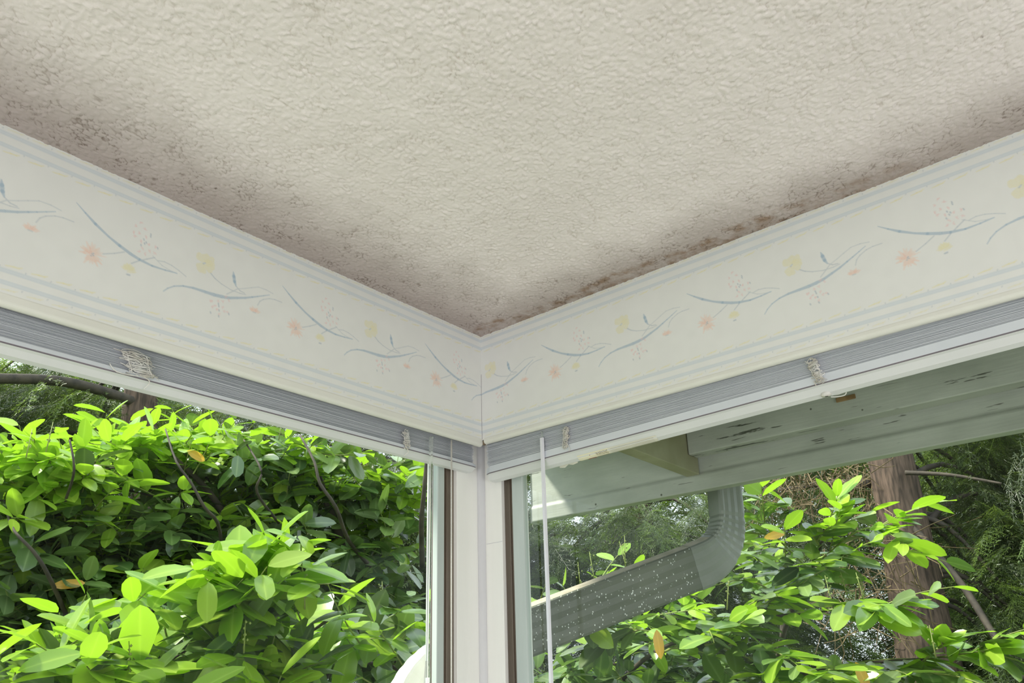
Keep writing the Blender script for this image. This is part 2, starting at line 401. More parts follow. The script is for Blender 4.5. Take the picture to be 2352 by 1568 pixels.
class MB:
    def __init__(s): s.v = []; s.f = []
    def add(s, v, f):
        o = len(s.v); s.v += [tuple(map(float, a)) for a in v]; s.f += [tuple(o + i for i in q) for q in f]; return s
    def box(s, x0, x1, y0, y1, z0, z1):
        v = [(x, y, z) for x in (x0, x1) for y in (y0, y1) for z in (z0, z1)]
        return s.add(v, [(0, 1, 3, 2), (4, 6, 7, 5), (0, 4, 5, 1), (2, 3, 7, 6), (0, 2, 6, 4), (1, 5, 7, 3)])
    def sweep(s, pts, prof_fn, closed=True, cap=True):
        """pts: list of (centre, a, b) frames; prof_fn(i) -> 2D profile list"""
        n = None; o = len(s.v)
        for i, (c, a, b) in enumerate(pts):
            pr = prof_fn(i); n = len(pr)
            for (u, w) in pr: s.v.append(tuple(np.array(c) + u * np.array(a) + w * np.array(b)))
        for i in range(len(pts) - 1):
            for j in range(n if closed else n - 1):
                k = (j + 1) % n
                s.f.append((o + i * n + j, o + i * n + k, o + (i + 1) * n + k, o + (i + 1) * n + j))
        if cap and closed:
            s.f.append(tuple(o + j for j in range(n))[::-1]); s.f.append(tuple(o + (len(pts) - 1) * n + j for j in range(n)))
        return s
    def tube(s, pts, r, n=6, cap=True):
        pts = [np.array(p, float) for p in pts]; m_ = len(pts)
        rr = r if hasattr(r, '__len__') else [r] * m_
        fr = []; up = np.array([0.13, 0.31, 0.94])
        for i in range(m_):
            t = pts[min(i + 1, m_ - 1)] - pts[max(i - 1, 0)]; t = t / (np.linalg.norm(t) + 1e-12)
            a = np.cross(t, up)
            if np.linalg.norm(a) < 0.15: a = np.cross(t, [1, 0, 0])
            a /= np.linalg.norm(a); b = np.cross(t, a); up = -b if False else up
            fr.append((pts[i], a, b))
        return s.sweep(fr, lambda i: [(rr[i] * math.cos(2 * math.pi * j / n), rr[i] * math.sin(2 * math.pi * j / n)) for j in range(n)], cap=cap)
    def build(s, name, mat, parent=None, smooth=False, bevel=0.0):
        me = bpy.data.meshes.new(name); me.from_pydata(s.v, [], s.f)
        me.polygons.foreach_set('use_smooth', np.full(len(me.polygons), smooth, dtype=bool))
        me.update(); me.validate()
        o = link(name, me, [mat] if not isinstance(mat, list) else mat, parent)
        if bevel:
            md = o.modifiers.new('bevel', 'BEVEL'); md.width = bevel; md.segments = 3; md.limit_method = 'ANGLE'
        return o

# ================================================================== ROOM SHELL
RX, RY = -3.6, -3.6
Z = lambda z: H + z
# floor
tag(MB().box(RX - .2, 0.14, RY - .2, 0.14, -0.12, 0).build('floor', M['floor']), kind='structure')

# ceiling: one slab whose underside carries the knockdown relief as real geometry
def value_noise(x, y, seed):
    r = np.random.default_rng(seed); T = r.random((256, 256))
    xi = np.floor(x).astype(int); yi = np.floor(y).astype(int); fx = x - xi; fy = y - yi
    fx = fx * fx * (3 - 2 * fx); fy = fy * fy * (3 - 2 * fy)
    g = lambda a, b: T[a % 256, b % 256]
    return (g(xi, yi) * (1 - fx) + g(xi + 1, yi) * fx) * (1 - fy) + (g(xi, yi + 1) * (1 - fx) + g(xi + 1, yi + 1) * fx) * fy
def cell_dist(x, y, seed):
    r = np.random.default_rng(seed); JX = r.random((128, 128)); JY = r.random((128, 128)); JH = r.random((128, 128))
    xi = np.floor(x).astype(int); yi = np.floor(y).astype(int)
    d1 = np.full(x.shape, 9.0); d2 = np.full(x.shape, 9.0); hh = np.zeros(x.shape)
    for a in (-1, 0, 1):
        for b in (-1, 0, 1):
            cx = (xi + a); cy = (yi + b)
            px = cx + JX[cx % 128, cy % 128]; py = cy + JY[cx % 128, cy % 128]
            d = np.hypot(px - x, py - y)
            h_ = JH[cx % 128, cy % 128]
            near = d < d1
            d2 = np.where(near, d1, np.minimum(d2, d)); hh = np.where(near, h_, hh); d1 = np.where(near, d, d1)
    return d1, d2, hh
def relief(X, Y):
    S = 1 / 0.0086
    wx = (value_noise(X * 70, Y * 70, 1) - .5) * 0.9 + (value_noise(X * 190, Y * 190, 2) - .5) * 0.45
    wy = (value_noise(X * 70, Y * 70, 3) - .5) * 0.9 + (value_noise(X * 190, Y * 190, 4) - .5) * 0.45
    d1, d2, hh = cell_dist(X * S + wx, Y * S + wy, 5)
    e_ = np.clip((d2 - d1) / 0.36, 0, 1); e_ = e_ * e_ * (3 - 2 * e_)
    big = value_noise(X * 55, Y * 55, 9)
    n_ = value_noise(X * 260, Y * 260, 8)
    f = 0.55 * e_ * (0.35 + 0.9 * hh) + 0.30 * big + 0.2 * n_
    return np.clip(f, 0, 1.1)
def build_ceiling():
    step = 0.0021
    fx = np.arange(-1.42, 0.0 + 1e-6, step); fy = np.arange(-1.42, 0.0 + 1e-6, step)
    xs = np.concatenate([np.arange(RX - .2, -1.42, 0.03), fx, [0.05, 0.14]])
    ys = np.concatenate([np.arange(RY - .2, -1.42, 0.03), fy, [0.05, 0.14]])
    X, Y = np.meshgrid(xs, ys, indexing='ij')
    R = relief(X, Y)
    # nothing of the relief beyond the fine grid needs to be resolved
    Zc = H - 0.0025 * R
    nx, ny = X.shape
    V = np.stack([X, Y, Zc], -1).reshape(-1, 3)
    I = np.arange(nx * ny).reshape(nx, ny)
    Fq = np.stack([I[:-1, :-1], I[:-1, 1:], I[1:, 1:], I[1:, :-1]], -1).reshape(-1, 4)
    # drop faces of fine grid that the camera side of the room never sees is left alone; keep it whole
    o = mesh('ceiling', V, Fq, M['ceiling'], smooth=True)
    a = o.data.attributes.new('relief', 'FLOAT', 'POINT'); a.data.foreach_set('value', R.ravel().astype(np.float32))
    tag(o, kind='structure')
    return o
build_ceiling()
# roof over room and overhang (keeps sky light off the ceiling's back and shades the eave)
rf = MB()
rf.add([(RX - .4, RY - .4, Z(.03)), (0.14, RY - .4, Z(.03)), (0.14, 0.33, Z(.03)), (RX - .4, 0.33, Z(.03)),
        (RX - .4, RY - .4, Z(.22)), (0.14, RY - .4, Z(.22)), (0.14, 0.33, Z(.22)), (RX - .4, 0.33, Z(.22))],
       [(0, 3, 2, 1), (4, 5, 6, 7), (0, 1, 5, 4), (1, 2, 6, 5), (2, 3, 7, 6), (3, 0, 4, 7)])
rf.add([(0.14, RY - .4, Z(.02)), (0.60, RY - .4, Z(-.10)), (0.60, 0.33, Z(-.10)), (0.14, 0.33, Z(.02)),
        (0.14, RY - .4, Z(.20)), (0.68, RY - .4, Z(.02)), (0.68, 0.33, Z(.02)), (0.14, 0.33, Z(.20))],
       [(0, 3, 2, 1), (4, 5, 6, 7), (0, 1, 5, 4), (1, 2, 6, 5), (2, 3, 7, 6), (3, 0, 4, 7)])
tag(rf.build('roof', M['ext']), kind='structure')

# walls with their window openings
TOPW = Z(-0.155); SILL = 0.80; WL = -2.3
wl = MB()
wl.box(RX, 0.14, 0.055, 0.14, TOPW, Z(-.001)).box(RX, 0.14, 0.055, 0.14, 0, SILL).box(RX, WL, 0.055, 0.14, SILL, TOPW)
tag(wl.build('wall_left', M['wall']), kind='structure')
wr = MB()
wr.box(0.055, 0.14, RY, 0.055, TOPW, Z(-.001)).box(0.055, 0.14, RY, 0.055, 0, SILL).box(0.055, 0.14, RY, WL, SILL, TOPW)
tag(wr.build('wall_right', M['wall']), kind='structure')
# the two far unseen sides, each with a wide opening added to let light in
wb = MB()
wb.box(RX - .12, RX, RY, 0.14, 1.45, H - .004).box(RX - .12, RX, RY, 0.14, 0, .5).box(RX - .12, RX, -.35, 0.14, .5, 1.45).box(RX - .12, RX, RY, -3.1, .5, 1.45)
tag(wb.build('wall_west', M['wall']), kind='structure')
ws = MB()
ws.box(RX, 0.14, RY - .12, RY, 1.45, H - .004).box(RX, 0.14, RY - .12, RY, 0, .5).box(-.35, 0.14, RY - .12, RY, .5, 1.45).box(RX, -3.1, RY - .12, RY, .5, 1.45)
tag(ws.build('wall_south', M['wall']), kind='structure')

# corner post and its cove bead
ZP0, ZP1 = SILL, Z(-.156)
pm = MB()
pm.add([(x, y, z) for z in (ZP0, ZP1) for (x, y) in ((-.0234, .05), (.05, .05), (.05, -.0066), (.138, -.0066), (.138, .138), (-.0234, .138))],
       [(0, 1, 7, 6), (1, 2, 8, 7), (2, 3, 9, 8), (3, 4, 10, 9), (4, 5, 11, 10), (5, 0, 6, 11), (0, 5, 4, 1), (1, 4, 3, 2), (6, 7, 10, 11), (7, 8, 9, 10)])
tag(pm.build('trim_1', M['post'], bevel=0.0012), kind='structure')
bead = MB()
cpts = [(.0495, .0495)] + [(.0495 - .011 * (1 - 0), .0495)]
prof = [(.0498, .0498), (.038, .0498)] + [(.0498 - .012 * math.cos(a) * 1.0 + 0, .0498 - .012 * math.sin(a)) for a in np.linspace(.15, 1.42, 7)] + [(.0498, .038)]
bead.sweep([((0, 0, ZP0), (1, 0, 0), (0, 1, 0)), ((0, 0, ZP1), (1, 0, 0), (0, 1, 0))], lambda i: prof)
tag(bead.build('trim_2', M['bead'], smooth=False), kind='structure')
# small joint line where the right post face was spliced
tag(MB().box(.0494, .0502, -.006, .036, Z(-.443), Z(-.442)).build('trim_3', M['bead']), kind='structure')

# windows: bronze glazing channel, pale sash, glass
def window(name, left):
    root = empty(name, (-.05, .06, SILL) if left else (.06, -.05, SILL))
    root['kind'] = 'structure'
    def bx(mb, u0, u1, d0, d1, z0, z1):            # u along the wall, d outward
        return mb.box(u0, u1, d0, d1, z0, z1) if left else mb.box(d0, d1, u0, u1, z0, z1)
    a0, a1, a2 = (-.0234, -.0517, -.0708) if left else (-.0066, -.0284, -.0576)
    fr = MB()
    bx(fr, a1, a0 - .0003, .059, .10, SILL + .001, TOPW - .001)
    bx(fr, a1 + .004, a1 + .009, .056, .0592, SILL + .001, TOPW - .001)
    bx(fr, WL + .001, WL + .03, .059, .10, SILL + .001, TOPW - .001)
    bx(fr, WL + .03, a1, .059, .10, SILL + .001, SILL + .03)
    bx(fr, WL + .03, a1, .059, .10, TOPW - .03, TOPW - .001)
    fr.build('glazing_channel', M['bronze'], root, bevel=0.001)
    sh = MB()
    bx(sh, a2, a1, .0575, .072, SILL + .03, TOPW - .03)
    bx(sh, WL + .03, WL + .055, .0575, .072, SILL + .03, TOPW - .03)
    bx(sh, WL + .055, a2, .0575, .072, SILL + .03, SILL + .06)
    bx(sh, WL + .055, a2, .0575, .072, TOPW - .06, TOPW - .03)
    sh.build('window_sash', M['sash'], root, bevel=0.002)
    g = MB(); bx(g, WL + .055, a2, .0640, .0645, SILL + .06, TOPW - .06)
    # a single sheet of glass
    gv = [(WL + .055, .064), (a2, .064)]
    if left: v = [(gv[0][0], .064, SILL + .06), (gv[1][0], .064, SILL + .06), (gv[1][0], .064, TOPW - .06), (gv[0][0], .064, TOPW - .06)]
    else: v = [(.064, gv[0][0], SILL + .06), (.064, gv[1][0], SILL + .06), (.064, gv[1][0], TOPW - .06), (.064, gv[0][0], TOPW - .06)]
    MB().add(v, [(0, 1, 2, 3)]).build('window_pane', M['glass'], root)
window('window_1', True)
window('window_2', False)

# ================================================================== WALLPAPERED VALANCE BOARDS
P_REP = 0.33269
def raster_print():
    dx = 0.0004; nu = int(round(P_REP / dx)); V0, V1 = -0.2375, 0.0
    nv = int(round((V1 - V0) / dx)); du = P_REP / nu
    U, Vv = np.meshgrid((np.arange(nu) + .5) * du, V0 + (np.arange(nv) + .5) * dx, indexing='ij')
    img = np.empty((nu, nv, 3)); img[:] = (0.735, 0.745, 0.725)
    n_ = value_noise(U * 60, Vv * 60, 21)[..., None]
    img *= (0.985 + 0.03 * n_)
    off = 0.4988                                  # motif u-coordinates start here
    def blend(a, c):
        a = np.clip(a, 0, 1)[..., None]; img[:] = img * (1 - a) + np.array(c) * a
    def seg(u0, v0, u1, v1, w0, w1, c, al, soft=0.0009):
        for k in (-1, 0, 1):
            a0 = (u0 - 0) % P_REP + k * P_REP; a1 = a0 + (u1 - u0)
            lo = int((min(a0, a1) - .012) / du); hi = int((max(a0, a1) + .012) / du) + 1
            if hi < 0 or lo > nu: continue
            lo = max(lo, 0); hi = min(hi, nu)
            if hi <= lo: continue
            uu = U[lo:hi]; vv = Vv[lo:hi]
            L2 = (a1 - a0) ** 2 + (v1 - v0) ** 2 + 1e-12
            t = np.clip(((uu - a0) * (a1 - a0) + (vv - v0) * (v1 - v0)) / L2, 0, 1)
            d = np.hypot(uu - a0 - t * (a1 - a0), vv - v0 - t * (v1 - v0)); w = w0 + (w1 - w0) * t
            m_ = np.clip((w + soft - d) / soft, 0, 1) * al
            sub = img[lo:hi]; m_ = np.clip(m_, 0, 1)[..., None]
            # lay down once (max-like) by limiting how far a pixel can go toward the ink
            tgt = sub * (1 - m_) + np.array(c) * m_
            cur = np.abs(sub - np.array(c)).sum(-1, keepdims=True)
            lim = (1 - al) * np.abs(np.array((0.735, 0.745, 0.725)) - np.array(c)).sum()
            sub[:] = np.where(cur > lim, tgt, sub)
    def poly(pts, w, c, al, **k):
        p = [(a / 1000., b / 1000.) for a, b in pts]; n = len(p)
        ws = w if hasattr(w, '__len__') else [w] * n
        for i in range(n - 1): seg(*p[i], *p[i + 1], ws[i] / 1000., ws[i + 1] / 1000., c, al, **k)
    BLUE = (0.30, 0.42, 0.53); GREY = (0.40, 0.46, 0.52); ORG = (0.78, 0.50, 0.38); PNK = (0.74, 0.53, 0.52); YEL = (0.73, 0.69, 0.42)
    # railroad stripes, dashes and ticks
    for zc in (-.0125, -.0299, -.2037, -.2200):
        d = np.abs(Vv - zc)
        blend(0.50 * np.clip((0.0036 - d) / 0.0008, 0, 1), (0.50, 0.58, 0.65))
        blend(0.30 * np.clip((0.0009 - d) / 0.0006, 0, 1), (0.70, 0.74, 0.76))
    nd = 11; st = P_REP / nd
    for k in range(nd):
        u = (k + .3) * st
        for (zz, dz, al) in ((-.0385, .0022, .8), (-.0045, .0015, .5), (-.1955, .0022, .8), (-.2290, .0018, .5)):
            q_ = [(u * 1000, (zz - dz * .6) * 1000), ((u + .28 * st) * 1000, (zz + .0) * 1000), ((u + .5 * st) * 1000, (zz + dz * .1) * 1000), ((u + .62 * st) * 1000, (zz + dz) * 1000)]
            poly(q_, [.3, .75, .6, .2], YEL, al * .75)
        for zz in (-.0350, -.0068, -.2000, -.2262):
            poly([((u + .78 * st) * 1000, zz * 1000), ((u + .80 * st) * 1000, (zz + .0016) * 1000)], .35, GREY, .55, soft=.0006)
    r = random.Random(3)
    def petals(cu, cv, n, a0, a1, l0, l1, w, c, al, yscale=1.0, jitter=.3):
        for i in range(n):
            a = math.radians(a0 + (a1 - a0) * (i + r.uniform(-jitter, jitter)) / max(1, n - 1)); l = r.uniform(l0, l1)
            poly([(cu + 1.5 * math.cos(a), cv + 1.5 * math.sin(a)), (cu + l * .55 * math.cos(a), cv + l * .55 * math.sin(a) * yscale), (cu + l * math.cos(a), cv + l * math.sin(a) * yscale)],
                 [w * .35, w, w * .25], c, al * r.uniform(.6, 1))
    # first sprig
    poly([(498.8, -70.8), (512.2, -81.0), (527.2, -91.6), (547.1, -103.1), (563.6, -110.5), (579.9, -116.8), (593.0, -120.3), (612.6, -122.9), (632.4, -121.8), (650.4, -119.9)],
         [.1, .8, 1.7, 1.1, 1.9, 2.0, 1.7, 1.1, .7, .4], BLUE, .62)
    poly([(543.4, -132.6), (558.2, -125.3), (571.3, -117.4)], .35, GREY, .6)
    poly([(583.1, -131.1), (592.6, -122.9), (603.7, -115.3), (614.7, -108.0)], .4, GREY, .6)
    poly([(619.2, -111.3), (629.4, -109.0), (640.6, -110.3), (652.9, -114.3), (664.8, -119.6)], .3, GREY, .5)
    poly([(611.5, -106.9), (626.7, -116.4), (639.3, -119.4), (650.4, -119.9)], .25, GREY, .4)
    c = (529.3, -138.6)
    petals(*c, 7, 60, 190, 12, 18, 1.9, ORG, .42); petals(*c, 5, 20, 60, 9, 14, 1.5, ORG, .35); petals(*c, 6, 230, 320, 12, 19, 1.9, ORG, .42); petals(*c, 3, -20, 25, 14, 20, .8, ORG, .35)
    petals(*c, 8, 70, 180, 6, 11, .8, (0.76, 0.38, 0.28), .4)
    for a, b in ((0, 0), (2, -1.5), (-1, -3), (1.5, 1.5)): poly([(c[0] + a, c[1] + b), (c[0] + a + .8, c[1] + b)], .5, GREY, .7)
    petals(581.6, -142.4, 9, 5, 175, 8, 14, 2.4, YEL, .6, .8); petals(581.6, -142.4, 4, 190, 350, 3, 6, 1.5, YEL, .4)
    poly([(579.5, -150.4), (583.2, -150.0)], .8, GREY, .7)
    pk = [(587.3, -61.0), (594.8, -69.1), (582.0, -69.8), (588.3, -79.2), (598.3, -81.1), (582.3, -85.9), (591.8, -91.1), (603.6, -91.8), (613.7, -90.9), (595.6, -101.2), (605.6, -101.3), (614.0, -100.8), (591.2, -108.5), (599.7, -107.9), (579.5, -81.4)]
    def florets(pts):
        for (a, b) in pts:
            for i in range(3):
                t = r.uniform(0, 6.28); poly([(a, b), (a + 2.6 * math.cos(t), b + 2.6 * math.sin(t))], [.8, .35], PNK, .42)
    florets(pk)
    for (a, b) in [(595.0, -85.2), (596.9, -91.2), (592.2, -95.8), (604.0, -76.1), (599.0, -88.4), (616.5, -90.5), (604, -72.8)]:
        poly([(a, b), (a + .6, b - 2.0)], .5, GREY, .75)
    # second sprig
    poly([(633.9, -156.3), (639.8, -149.1), (648.8, -142.1), (662.3, -136.6), (678.3, -133.8), (697.0, -133.0), (712.2, -132.5), (724.5, -130.9), (736.7, -128.8), (750.8, -123.5), (764.8, -118.2), (777.3, -112.1), (786.7, -107.5), (797.5, -102.0), (808.3, -96.4)],
         [.25, .45, .5, .8, 1.3, 1.9, 2.3, 2.3, 1.9, 1.5, 1.2, .9, .6, .4, .2], BLUE, .62)
    poly([(740.1, -81.0), (741.8, -88.5), (744.0, -97.0), (747.3, -103.9)], [.3, 2.4, 2.2, .6], BLUE, .6)
    poly([(747.3, -103.9), (754.7, -109.1), (763.2, -110.3)], .4, GREY, .55)
    poly([(752.1, -106.8), (763.2, -101.8), (774.3, -96.1), (786.8, -90.2), (801.1, -89.6), (814.7, -91.8)], .28, GREY, .45)
    poly([(788.3, -122.8), (791.7, -114.4), (797.8, -108.6), (808.6, -103.1), (818.6, -101.2), (832.4, -101.2)], .35, GREY, .5)
    poly([(702.4, -98.1), (710.6, -104.5), (721.9, -109.4), (739.2, -113.5), (755.4, -113.6), (765.8, -112.0)], [.7, .5, .3, .25, .2, .2], GREY, .55)
    poly([(750.5, -107.5), (743.5, -114.1), (733.1, -123.5)], .4, GREY, .5)
    c = (691.0, -85.9)
    for (a, b) in ((-9, 8), (8, 9), (10, -7), (-8, -9), (0, 11), (11, 1), (-2, -11)):
        for i in range(6):
            poly([(c[0] + a * .45, c[1] + b * .45), (c[0] + a + r.uniform(-3.5, 3.5), c[1] + b + r.uniform(-3.5, 3.5))], [2.8, 3.6], YEL, .48)
    poly([(c[0] - 2, c[1] - 1.5), (c[0] + 1.2, c[1] + 1.4)], [1, .6], GREY, .5)
    c = (784.2, -136.5)
    petals(*c, 7, 20, 160, 7, 13, 2.0, ORG, .45, .8); petals(*c, 4, 40, 140, 4, 8, .8, (0.76, 0.38, 0.28), .45); poly([(c[0] - 3, c[1] - 1), (c[0] + 2, c[1] - 1)], .5, GREY, .5)
    florets([(737.6, -132.4), (727.8, -138.1), (720.1, -139.3), (710.5, -143.4), (715.4, -150.1), (728.2, -148.1), (731.1, -154.0), (711.3, -153.6), (724.0, -161.3), (737.2, -152.8), (707.4, -144.0), (732.4, -128.2), (719.2, -154.7)])
    for (a, b) in [(721.8, -147.4), (723.1, -154.4), (720.9, -143.8), (739.8, -154.7), (709.8, -162.9), (723.5, -164.3)]:
        poly([(a, b), (a + .6, b - 2.0)], .6, GREY, .7)
    return img, du, dx, V0
PIMG, PDU, PDV, PV0 = raster_print()

def paper_strip(left, parent):
    """0.4 mm in front of the board; u runs along the wall across the corner, pattern continuous round it"""
    us = np.concatenate([np.arange(0.0006, 1.34, 0.00115), np.arange(1.34, 2.45, 0.004)]) if True else None
    vs = np.arange(-0.2372, -0.0006, 0.00105)
    Uu, Vg = np.meshgrid(us, vs, indexing='ij')
    uu = -Uu if left else Uu
    iu = (uu % P_REP) / PDU - .5; iv = (Vg - PV0) / PDV - .5
    i0 = np.floor(iu).astype(int); j0 = np.clip(np.floor(iv).astype(int), 0, PIMG.shape[1] - 2); fu = (iu - i0)[..., None]; fv = (iv - j0)[..., None]
    nu = PIMG.shape[0]; g = lambda a, b: PIMG[a % nu, b]
    C = (g(i0, j0) * (1 - fu) + g(i0 + 1, j0) * fu) * (1 - fv) + (g(i0, j0 + 1) * (1 - fu) + g(i0 + 1, j0 + 1) * fu) * fv
    # faint unevenness of the glued paper
    d = -0.0004 - 0.0004 * value_noise(Uu * 9 + (50 if left else 0), Vg * 14, 31)
    P = np.stack([-Uu, d, Vg + H], -1) if left else np.stack([d, -Uu, Vg + H], -1)
    nx, ny = Uu.shape; I = np.arange(nx * ny).reshape(nx, ny)
    Fq = np.stack([I[:-1, :-1], I[:-1, 1:], I[1:, 1:], I[1:, :-1]], -1).reshape(-1, 4)
    if not left: Fq = Fq[:, ::-1].copy()
    o = mesh('wallpaper_border', P.reshape(-1, 3), Fq, M['paper'], parent, smooth=True)
    a = o.data.color_attributes.new('print', 'FLOAT_COLOR', 'POINT')
    a.data.foreach_set('color', np.concatenate([C.reshape(-1, 3), np.ones((nx * ny, 1))], 1).astype(np.float32).ravel())
    o['label'] = 'pale wallpaper border with blue stripes and sprigs of flowers'
    return o

def valance(left):
    zb = -0.2505 if left else -0.2462
    root = empty('valance_board', (-.5, 0, Z(-.25)) if left else (0, -.5, Z(-.25)))
    th = 0.0125; r = 0.0062
    prof = [(0.0, -.0005), (0.0, -.232)]
    # swollen rounded lower edge that stands slightly proud of the paper
    prof += [(-0.0012, -.2355)] + [(th / 2 - .0005 - (th / 2 + .0012) * math.cos(a), zb + r - (r) * math.sin(a)) for a in np.linspace(0.0, math.pi, 12)]
    prof += [(th, -.0005)]
    m_ = MB()
    if left: fr = [((-2.42, 0, H), (0, 1, 0), (0, 0, 1)), ((0.0, 0, H), (0, 1, 0), (0, 0, 1))]
    else: fr = [((0, -2.42, H), (1, 0, 0), (0, 0, 1)), ((0, -0.0062, H), (1, 0, 0), (0, 0, 1))]
    m_.sweep(fr, lambda i: prof)
    m_.build('board', M['cream'], root, smooth=False)
    paper_strip(left, root)
    if left: MB().box(-.0012, -.0003, -.0011, -.0007, Z(-.236), Z(-.090)).build('corner_seam', M['seam'], root)
    return root
v1 = valance(True)
tag(v1, 'floral papered valance board above the left window, flowers trailing down to the corner', 'valance', 'papered valance boards round the corner')
v2 = valance(False)
tag(v2, 'floral papered valance board above the right window, under the brown ceiling stain', 'valance', 'papered valance boards round the corner')
# caulk crumb in the notch where the boards meet
nb = MB().box(.0005, .006, -.0058, -.0002, Z(-.2475), Z(-.2385))
tag(nb.build('caulk_plug', M['notch'], bevel=.001), 'brown crumb of old caulk in the notch where both valance boards meet', 'caulk')

# ================================================================== MINI BLINDS
def blind(left):
    root = empty('mini_blind', (-.5, .03, Z(-.25)) if left else (.03, -.5, Z(-.25)))
    F0, B0 = (.0285, .0520) if left else (.0205, .0455)                           # front and back edge of slats (outward distance)
    e0 = -0.018 if left else 0.0075                   # end near corner, along-wall coordinate (negative = away)
    e0 = (-(-.0105)) if left else .0075
    L1 = -2.25
    def P(u, d, z): return (u, d, Z(z)) if left else (d, u, Z(z))
    if left:
        lip = lambda u: -.2888 + .0000 * u
        back = lambda u: -.2973 + .0030 * u
    else:
        lip = lambda u: -.3055 - .0185 * u if u > -1.0 else -.287
        back = lambda u: -.3195 - .0180 * u if u > -1.0 else -.3015
    us = [e0, e0 - .01, -.1, -.25, -.4, -.55, -.7, -.85, -1.0, -1.3, -1.8, L1]
    # bottom rail: front lip, curved belly underneath, back
    hgt = .0085 if left else .0165
    rl = MB(); fr = []
    profs = []
    for u in us:
        a, b = lip(u), back(u)
        pr = [(F0 - .0005, a + hgt), (F0 - .0018, a + .0022), (F0 + .0002, a + .0006), (F0 - .0016, a), (F0 + .003, a - .0022), (F0 + .010, a + (b - a) * .62 - .0032), (F0 + .018, b - .0016), (B0 - .0015, b), (B0 + .0008, b + .0028), (B0 + .0005, b + .012), (B0 - .004, b + .014)]
        if u == e0: pr = [(.033 + (p[0] - .033) * .86, (a + b) / 2 + .003 + (p[1] - (a + b) / 2 - .003) * .8) for p in pr]
        profs.append(pr)
    for u in us:
        fr.append(((u, 0, H), (0, 1, 0), (0, 0, 1)) if left else ((0, u, H), (1, 0, 0), (0, 0, 1)))
    rl.sweep(fr, lambda i: profs[i])
    ro = rl.build('bottom_rail', [M['rail'], M['railfront'], M['seam']], root, smooth=False)
    np_ = len(profs[0]); mi = np.zeros(len(ro.data.polygons), dtype=np.int32)
    for i in range(len(us) - 1): mi[i * np_] = 1; mi[i * np_ + 1] = 2; mi[i * np_ + np_ - 1] = 1
    ro.data.polygons.foreach_set('material_index', mi)
    # gathered slats
    r = np.random.default_rng(11 if left else 12)
    top = -.2020; n = 50
    sl = MB()
    ul = np.linspace(e0 - .002, L1, 24)
    for k in range(n):
        f = (k + .5) / n
        jit = r.uniform(-.0007, .0006); jz = r.uniform(-.0003, .0003); ej = r.uniform(-.0035, .0015)
        tl = r.uniform(-.0008, .0008)
        wv = r.uniform(0, 6.28)
        P0 = []
        for iu, u in enumerate(ul):
            zf_b = lip(u) + hgt + .0006
            zf = zf_b + (top - zf_b) * f + jz + .0004 * math.sin(u * 5 + wv)
            dz = (back(u) - lip(u)) * (1 - .35 * f) * .9
            uu = u + (ej if iu == 0 else 0)
            j2 = jit + .0005 * math.sin(u * 3.1 + wv * 2)
            row = []
            for (d_, c_) in ((0, 0), (.25, .0009), (.5, .0013), (.75, .0009), (1, 0)):
                row.append(P(uu, F0 + (.0035 if left else 0) + j2 + (B0 - F0) * d_, zf + dz * d_ + c_ + tl * d_))
            P0.append(row)
        o = len(sl.v)
        th = .0004
        for row in P0:
            for v in row: sl.v.append(v)
            for v in reversed(row): sl.v.append((v[0], v[1], v[2] + th))
        m_ = 10
        for i in range(len(P0) - 1):
            for j in range(m_):
                q_ = (j + 1) % m_
                sl.f.append((o + i * m_ + j, o + i * m_ + q_, o + (i + 1) * m_ + q_, o + (i + 1) * m_ + j))
        sl.f.append(tuple(o + j for j in range(m_)))
    so = sl.build('slat_stack', M['slat'], root); so['label'] = 'thin slats gathered into a tight stack'
    hr = MB()
    if left: hr.box(L1, e0 - .002, .0200, .0460, Z(-.2005), Z(-.1600))
    else: hr.box(.0200, .0460, L1, e0 - .002, Z(-.2005), Z(-.1600))
    hr.build('head_rail', M['rail'], root, bevel=.001)
    return root, P, F0, lip, back
bL, PL, F0, lipL, backL = blind(True)
tag(bL, 'raised pale vinyl mini blind at the top of the left window, slats in grey shadow', 'blind', 'mini blinds drawn up under the valances')
bR, PR, F0, lipR, backR = blind(False)
tag(bR, 'raised pale vinyl mini blind at the top of the right window with warning label', 'blind', 'mini blinds drawn up under the valances')

